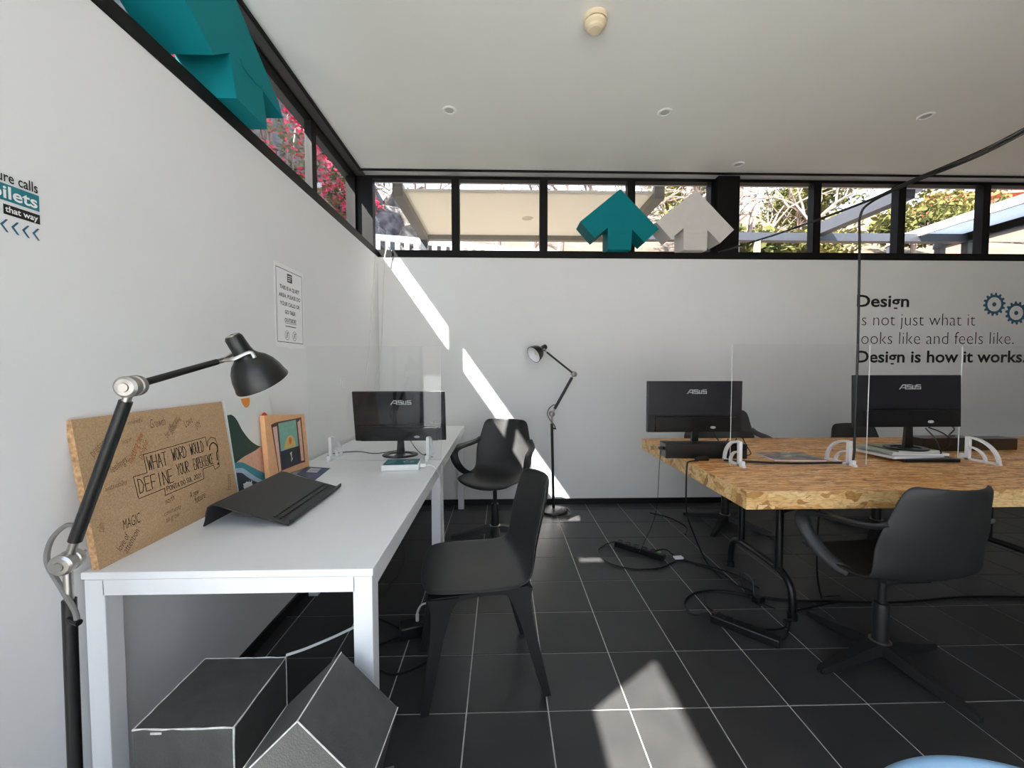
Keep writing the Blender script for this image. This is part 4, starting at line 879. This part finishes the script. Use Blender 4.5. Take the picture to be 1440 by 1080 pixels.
fc = [([(.80, 2.80, .03), (.72, 2.79, .006), (.655, 2.70, .006), (.68, 2.55, .006), (.80, 2.46, .006), (.97, 2.46, .006), (1.10, 2.53, .006), (1.16, 2.56, .008), (1.30, 2.48, .006), (1.42, 2.36, .006), (1.46, 2.22, .006)], .0045, 'black cable looping left of the pale-switch power strip towards the table foot'),
      ([(1.02, 2.62, .045), (1.10, 2.64, .04), (1.15, 2.60, .012), (1.25, 2.50, .006), (1.34, 2.38, .006), (1.35, 2.26, .006), (1.40, 2.18, .006), (1.36, 2.05, .006)], .0045, 'black cable from the pale switch to the table foot'),
      ([(1.04, 1.95, .03), (.97, 1.99, .006), (.97, 2.08, .006), (1.06, 2.17, .006), (1.20, 2.20, .006), (1.34, 2.16, .006), (1.52, 2.10, .006), (1.72, 2.08, .006), (2.1, 2.06, .006), (2.6, 2.10, .006), (3.4, 2.05, .006)], .006, 'thick black cable from the red-switch power strip along the floor under the table'),
      ([(1.12, 2.18, .006), (1.08, 2.05, .006), (1.13, 1.93, .006), (1.24, 1.86, .006), (1.36, 1.87, .006), (1.40, 1.93, .006), (1.42, 1.90, .02)], .005, 'black cable bowing around the red-switch power strip to the table foot'),
      ([(1.25, 1.76, .02), (1.32, 1.80, .006), (1.39, 1.88, .006), (1.50, 1.99, .006), (1.62, 2.03, .006), (1.80, 2.06, .018)], .005, 'black cable leaving the near end of the red-switch power strip'),
      ([(1.62, 1.98, .66), (1.60, 1.98, .45), (1.62, 2.0, .20), (1.68, 2.04, .05), (1.74, 2.10, .02), (1.85, 2.13, .006)], .0045, 'black cable hanging below the table behind the near swivel chair'),
      ([(1.34, 2.12, .012), (1.31, 2.15, .09), (1.33, 2.17, .125), (1.37, 2.14, .10), (1.36, 2.10, .03), (1.39, 2.06, .008), (1.42, 2.02, .008)], .0035, 'springy black cable coil standing up beside the table foot'),
      ([(1.38, 2.96, .006), (1.45, 3.1, .006), (1.40, 3.3, .006), (1.28, 3.42, .006)], .005, 'black cable on the floor by the star base of the far swivel chair')]
for pts, r_, lab in fc: tag(MB().tube(curve_pts(pts, 8), r_, 6).build('floor_cable', CABLE_B, smooth=True), lab, 'cable')
tag(MB().box(-.03, .03, -.022, .022, 0, .035, Matrix.Translation((1.375, 2.09, 0)) @ Matrix.Rotation(.5, 4, 'Z'), .006).build('plug_adapter', BLACK), 'black plug block in the tangle beside the table foot', 'plug')

# ------------------------------------------------------------------ outside
EARTH = M('dry_hillside_earth', (84, 70, 56), .95, var=.3, scale=1.2, bump=.5)
PAVE = M('pale_terrace_paving', (176, 174, 170), .85, var=.08, scale=3)
ROCK = M('grey_rock_face', (84, 78, 74), .95, var=.75, scale=6.5, bump=1.0)
BARK = M('grey_brown_bark', (120, 104, 96), .9, var=.3, scale=8, bump=.5)
LEAF = leaf_mat('olive_green_leaves', (50, 56, 32), (112, 110, 66), .2)
LEAF2 = leaf_mat('yellow_green_leaves', (66, 70, 38), (140, 130, 78), .2)
BLOSSOM = leaf_mat('magenta_blossom', (196, 30, 74), (240, 96, 120), .4)
FENCE = M('weathered_white_fence', (206, 204, 202), .7, var=.08, scale=12)
BEAM = M('grey_steel_beam', (58, 60, 66), .5, var=.06)
BEAM_W = M('taupe_painted_beam', (122, 114, 102), .6, var=.05)
ROOFT = M('red_roof_tiles', (186, 84, 62), .8, var=.2, scale=6)
STUCCO = M('cream_house_wall', (222, 200, 170), .85, var=.06)
struct(MB().box(-60, 60, -60, -1.2, -.4, -.02).build('ground', PAVE), 'pale paved terrace outside the glass front')
m = MB(); m.box(-60, -1.5, -1.2, 60, -.4, -.02); m.box(-1.5, 60, 4.02, 60, -.4, -.02); struct(m.build('ground_rear', PAVE), 'pale paved yard behind the building')
bm = bmesh.new(); NX, NY = 60, 44; grid = []
for j in range(NY + 1):
    row = []
    for i in range(NX + 1):
        x = -16 + i * 60 / NX; y = 5.9 + (j / NY) ** 1.6 * 60
        f = max(0, y - 6.1); z = 2.15 + .46 * f - .0016 * f * f + .35 * math.sin(x * .5 + y * .2) * min(1, f / 4) + .2 * math.sin(x * 1.3) * math.sin(y * 1.1) * min(1, f / 3)
        row.append(bm.verts.new((x, y, z if j > 0 else 0)))
    grid.append(row)
for a, b in zip(grid, grid[1:]):
    for i in range(NX): bm.faces.new([a[i], a[i + 1], b[i + 1], b[i]])
me = bpy.data.meshes.new('hillside'); bm.to_mesh(me); bm.free(); me.materials.append(EARTH)
for p in me.polygons: p.use_smooth = True
o = bpy.data.objects.new('hillside', me); COL.objects.link(o); struct(o, 'dry brown hillside rising behind the terrace')
def hill_z(x, y):
    f = max(0, y - 6.1); return 2.15 + .46 * f - .0016 * f * f + .35 * math.sin(x * .5 + y * .2) * min(1, f / 4) + .2 * math.sin(x * 1.3) * math.sin(y * 1.1) * min(1, f / 3)
# far front hills and sea for the view behind the viewer
bm = bmesh.new(); prev = None
for i in range(41):
    x = -120 + i * 6; z = 9 + 5 * math.sin(i * .37) + 3 * math.sin(i * .9 + 1)
    v = [bm.verts.new((x, -90, z)), bm.verts.new((x, -60, -.4))]
    if prev: bm.faces.new([prev[0], v[0], v[1], prev[1]])
    prev = v
me = bpy.data.meshes.new('hills'); bm.to_mesh(me); bm.free(); me.materials.append(EARTH); o = bpy.data.objects.new('hills', me); COL.objects.link(o); struct(o, 'far hills behind the viewer')
# rock face on the left
def rock(name, label, x0, y0, x1, y1, z0, z1, dx, seed, back=1.5):
    rr = random.Random(seed); bm = bmesh.new(); n, k = 22, 14; g = []
    for j in range(k + 1):
        row = []
        for i in range(n + 1):
            u, v = i / n, j / k
            x = x0 + (x1 - x0) * u + rr.uniform(-dx, dx) - back * v * v * (1 if abs(x1 - x0) < abs(y1 - y0) else 0); y = y0 + (y1 - y0) * u + rr.uniform(-dx, dx) + back * v * v * (0 if abs(x1 - x0) < abs(y1 - y0) else 1)
            row.append(bm.verts.new((x, y, z0 + (z1 - z0) * v * (1 + .10 * math.sin(i * 1.7)) + rr.uniform(-dx, dx) * (1 if j else 0))))
        g.append(row)
    for a, b in zip(g, g[1:]):
        for i in range(n): bm.faces.new([a[i], a[i + 1], b[i + 1], b[i]])
    top = g[-1]; bk = [bm.verts.new((v.co.x - (2 if abs(x1 - x0) < abs(y1 - y0) else 0), v.co.y + (2 if abs(x1 - x0) >= abs(y1 - y0) else 0), v.co.z - .2)) for v in top]
    for i in range(n): bm.faces.new([top[i], top[i + 1], bk[i + 1], bk[i]])
    me = bpy.data.meshes.new(name); bm.to_mesh(me); bm.free(); me.materials.append(ROCK); o = bpy.data.objects.new(name, me); COL.objects.link(o)
    struct(o, label); return o
rock('rock_face', 'grey rock bank outside the left windows', -3.9, -1.0, -3.9, 3.2, -.02, 5.6, .16, 3)
rock('rock_bank', 'tall grey rock bank with creeper outside the left windows', -3.9, 3.0, -4.6, 17.0, -.02, 8.5, .22, 4)
rock('rock_outcrop', 'dark grey rock outcrop behind the white fence', -4.4, 7.9, -1.55, 7.6, 2.2, 5.0, .14, 5)
def leaves(m, c, rad, n, size, rr):
    for _ in range(n):
        d = Vector((rr.gauss(0, 1), rr.gauss(0, 1), rr.gauss(0, 1))).normalized() * rr.uniform(.35, 1) ** .5
        p = Vector((c[0] + d.x * rad[0], c[1] + d.y * rad[1], c[2] + d.z * rad[2])); s = size * rr.uniform(.6, 1.3)
        a = Vector((rr.gauss(0, 1), rr.gauss(0, 1), rr.gauss(0, .6))).normalized(); b = a.orthogonal().normalized(); b = Matrix.Rotation(rr.uniform(0, 6.3), 3, a) @ b
        m.face([p - a * s, p - b * s * .45, p + a * s, p + b * s * .45])
def branchy(m, p, d, L_, r, depth, rr):
    q = p + d * L_; mid = p + d * L_ * .5 + Vector((rr.uniform(-.05, .05), rr.uniform(-.05, .05), rr.uniform(-.03, .05))) * L_
    m.tube([p, mid, q], [r, r * .85, r * .7], 5, cap=False)
    if depth:
        for k in range(rr.choice((2, 3, 3))):
            nd = (d + Vector((rr.gauss(0, .5), rr.gauss(0, .5), rr.gauss(.05, .35)))).normalized()
            branchy(m, q if k < 2 else mid, nd, L_ * rr.uniform(.6, .85), r * .62, depth - 1, rr)
def tree(label, x, y, h, cr, lm, seed, n=1400, leaf=.09, group='trees on the hillside', name='leafy_tree', z=None):
    rr = random.Random(seed); z0 = hill_z(x, y) - .1 if z is None else z
    h -= max(0, y - 6.1) * .06; t = thing(name, label, 'tree', (x, y, z0), rr.uniform(0, 6), group)
    m = MB(); m.tube([(0, 0, 0), (.05 * h, .02 * h, h * .35), (.03 * h, .05 * h, h * .6)], [.045 * h, .035 * h, .02 * h], 7)
    for k in range(5): branchy(m, Vector((.05 * h * k / 5, .02 * h, h * (.25 + .07 * k))), Vector((rr.gauss(0, 1), rr.gauss(0, 1), .7)).normalized(), h * .22, .014 * h, 2, rr)
    m.build('trunk', BARK, t)
    m = MB(); 
    for k in range(9):
        c = (rr.uniform(-.75, .75) * cr, rr.uniform(-.75, .75) * cr, h * .68 + rr.uniform(-.4, .4) * cr)
        leaves(m, c, (cr * .48, cr * .48, cr * .40), n // 9, leaf, rr)
    o = m.build('foliage', lm, t); o['kind'] = 'stuff'
    return t
def bare_tree(label, x, y, h, seed, depth=5, name='bare_tree', group='bare trees on the hillside'):
    rr = random.Random(seed); t = thing(name, label, 'tree', (x, y, hill_z(x, y) - .15), 0, group); m = MB()
    m.tube([(0, 0, 0), (.03 * h, 0, h * .3)], [.032 * h, .024 * h], 7)
    branchy(m, Vector((.03 * h, 0, h * .28)), Vector((.1, 0, 1)).normalized(), h * .24, .022 * h, depth, rr)
    branchy(m, Vector((.02 * h, 0, h * .20)), Vector((-.6, .1, .8)).normalized(), h * .22, .015 * h, depth - 1, rr)
    branchy(m, Vector((.02 * h, 0, h * .22)), Vector((.7, -.1, .7)).normalized(), h * .22, .015 * h, depth - 1, rr)
    m.build('trunk_and_branches', BARK, t); return t
bare_tree('bare pale tree behind the white arrow sculpture', 2.6, 9.6, 3.6, 11)
bare_tree('bare twisted tree right of the wide window post', 6.2, 10.3, 3.4, 12)
bare_tree('bare low tree under the canopy edge, behind the teal arrow', .6, 8.2, 2.2, 13, 4)
bare_tree('bare thin tree seen past the second window post', -.1, 9.4, 2.4, 14, 4)
bare_tree('bare trunk in the second window after the wide post', 8.6, 11.2, 3.6, 15)
bare_tree('bare branching tree close beside the wide window post', 4.5, 9.6, 3.4, 16)
T_ = [('yellow-green tree just right of the wide window post', 5.6, 12.6, 2.7, 1.1, LEAF2, 21), ('low green shrub tree under the grey beam', 4.35, 7.5, 1.5, .65, LEAF, 22), ('dense olive tree behind the hanging cable', 10.6, 13.6, 2.4, 1.3, LEAF, 23),
      ('yellow-green tree right of the hanging cable', 12.6, 12.0, 1.9, 1.1, LEAF2, 24), ('olive tree below the red roofed house', 18.2, 14.6, 1.7, 1.0, LEAF, 25), ('bushy tree left of the red roofed house', 14.9, 13.0, 1.9, 1.1, LEAF2, 26),
      ('small olive tree low in the second window after the wide post', 7.1, 8.9, 1.6, .8, LEAF2, 28), ('tall grey-green tree at the top of the bank', 7.6, 16.5, 3.4, 1.3, LEAF, 29), ('small tree low behind the pale roof panel', 9.9, 9.6, 1.5, .8, LEAF, 30)]
for lab, x, y, h, cr, lm, sd in T_: tree(lab, x, y, h, cr, lm, sd)
for k, (x, y, h, lab) in enumerate(((3.4, 11.6, 3.9, 'bare tree farther up the bank behind the white arrow sculpture'), (5.3, 12.0, 3.8, 'bare forked tree at the left of the first window after the wide post'), (7.2, 12.6, 3.8, 'bare tree behind the rising pergola rafter'), (1.5, 10.6, 3.0, 'bare low tree far behind the canopy'), (-2.2, 11.0, 3.2, 'bare tree beside the dark rock outcrop'))):
    bare_tree(lab, x, y, h, 50 + k)
for k, (x, y, h, cr, lab) in enumerate(((4.9, 10.6, 2.0, .9, 'dark shrub at the foot of the bare trees, first window after the wide post'), (6.3, 9.2, 1.5, .7, 'low olive shrub behind the pergola beam'), (9.0, 12.2, 2.2, 1.0, 'olive tree at the right edge of the second window after the wide post'), (11.6, 15.4, 2.4, 1.2, 'tall olive tree in the third window after the wide post'))):
    tree(lab, x, y, h, cr, LEAF, 70 + k)
# flowering creeper outside the left windows
rr = random.Random(40); t = thing('bougainvillea', 'magenta flowering creeper on the rock bank outside the left windows', 'shrub', (-3.25, 6.4, 0))
m = MB()
for k in range(14):
    p = [Vector((rr.uniform(-.3, .2), rr.uniform(-1.2, 1.4), 0))]
    for q in range(10): p.append(p[-1] + Vector((rr.uniform(-.08, .08), rr.uniform(-.25, .3), .5)))
    m.tube(curve_pts(p, 3), .016, 5)
m.build('woody_stems', BARK, t)
m = MB()
for k in range(60):
    y_ = rr.uniform(-2.4, 3.4); leaves(m, (rr.uniform(-.4, .3), y_, rr.uniform(3.0, 5.6) + .22 * y_), (.45, .45, .4), 60, .05, rr)
o = m.build('leaves', LEAF, t); o['kind'] = 'stuff'
m = MB()
for k in range(34):
    y_ = rr.uniform(-2.4, 3.2); leaves(m, (rr.uniform(-.2, .5), y_, 4.75 + .22 * y_ + rr.gauss(0, .38)), (.3, .3, .24), 100, .04, rr)
for k in range(9): leaves(m, (rr.uniform(-.2, .5), rr.uniform(-2, 1.5), rr.uniform(3.0, 4.2)), (.16, .16, .14), 60, .035, rr)
o = m.build('blossoms', BLOSSOM, t); o['kind'] = 'stuff'
# white picket fence on the bank
t = thing('picket_fence', 'white picket fence on the bank at the left of the back windows', 'fence', (-1.75, 6.02, 2.1), math.atan2(.75, 2.6))
m = MB(); m.box(-.9, 3.2, -.02, .02, 1.00, 1.09); m.build('top_rail', FENCE, t); MB().box(-.9, 3.2, -.02, .02, .25, .31).build('bottom_rail', FENCE, t)
pk = None
for k in range(30):
    x = -.85 + k * .135
    if pk is None:
        q = MB(); q.prism([(-.035, 0), (.035, 0), (.035, 1.0), (-.035, 1.0)], -.01, .01, Matrix.Translation((0, -.032, 0)) @ XZ(0, 0, 0)); o = q.build('picket', FENCE, t); pk = o
    else: o = pk.copy(); COL.objects.link(o); o.parent = t
    o.location = (x, 0, 0)
# canopy behind the back wall
t = thing('terrace_canopy', 'cream canopy with taupe beams over the terrace behind the back windows', 'canopy', (.28, 4.75, 0))
MB().box(-1.24, 1.24, -.66, .66, 3.0, 3.02).build('cream_ceiling', fabric_mat('cream_canopy_fabric', (216, 208, 194), .26), t)
for x in (-1.29, 1.29): MB().box(x - .05, x + .05, -.70, .74, 2.93, 3.06).build('side_beam', BEAM_W, t)
MB().box(-1.24, 1.24, .66, .74, 2.94, 3.06).build('end_beam', BEAM_W, t)
for x in (-1.29, 1.29): MB().box(x - .045, x + .045, .65, .74, 0, 2.93).build('post', BEAM, t)
MB().lathe([(0, 2.993), (.06, 2.993), (.07, 2.999)], 24, Matrix.Translation((.03, .05, 0))).build('round_lamp', OFFWHITE, t)
# pergola and pale roof panels on the right
t = thing('steel_pergola', 'grey steel pergola frame behind the right-hand windows', 'pergola', (4.0, 4.6, 0))
MB().box(-2.35, 2.2, .62, .72, 2.90, 3.00).build('cross_beam', BEAM, t)
MB().box(.05, .17, -.55, .62, 2.96, 3.10).build('rafter', BEAM, t); MB().box(.17, .24, -.55, .62, 3.03, 3.08).build('rafter_flange', WHITE, t)
MB().box(2.1, 2.22, -.55, .72, 2.90, 3.02).build('rafter', BEAM, t)
MB().box(-1.0, -.92, .63, .71, 0, 2.90).build('post', BEAM, t)
MB().box(-.72, -.66, .6, .66, 0, 2.90).build('post', BEAM_W, t); MB().box(2.12, 2.2, .63, .71, 0, 2.90).build('post', BEAM, t)
t = thing('pale_roof', 'pale translucent roof panel beside the pergola at the right end of the windows', 'roof', (5.9, 4.7, 0))
MB().box(-.42, .2, -.66, .9, 3.02, 3.04).build('roof_panel', fabric_mat('pale_roof_sheet', (214, 222, 232), .3), t)
MB().box(.30, 2.5, -.66, .9, 3.02, 3.04).build('soffit_panel', fabric_mat('cream_roof_sheet', (226, 220, 206), .25), t)
MB().box(.2, .30, -.66, .95, 2.92, 3.04).build('edge_beam', BEAM, t); MB().box(-.47, -.42, -.66, .95, 2.97, 3.06).build('edge_beam', WHITE, t)
for x in (-.44, .25): MB().box(x - .04, x + .04, .86, .94, 0, 2.94).build('post', BEAM, t)
# red roofed house up the hill
t = thing('hill_house', 'cream house with red tiled roof up the hill at the right', 'house', (29.0, 20.0, 6.15), -.2)
MB().box(-6, 6, -3, 3, -1, 2.9).build('house_wall', STUCCO, t)
m = MB(); m.prism([(-3.6, 2.8), (3.6, 2.8), (0, 4.3)], -6.4, 6.4, Matrix(((0, 0, 1, 0), (1, 0, 0, 0), (0, 1, 0, 0), (0, 0, 0, 1)))); m.build('tiled_roof', ROOFT, t)
MB().box(-6.2, 6.2, -3.5, -3.0, 1.0, 1.25).build('porch_roof', ROOFT, t)
for x in (-5, -2, 1.4, 4.6):
    w_ = MB().box(x - .6, x + .6, -3.06, -3.0, 1.5, 2.5).build('window', BEAM, t); MB().box(x - .5, x + .5, -3.08, -3.06, 1.6, 2.4).build('pane', GLOSSB, w_)
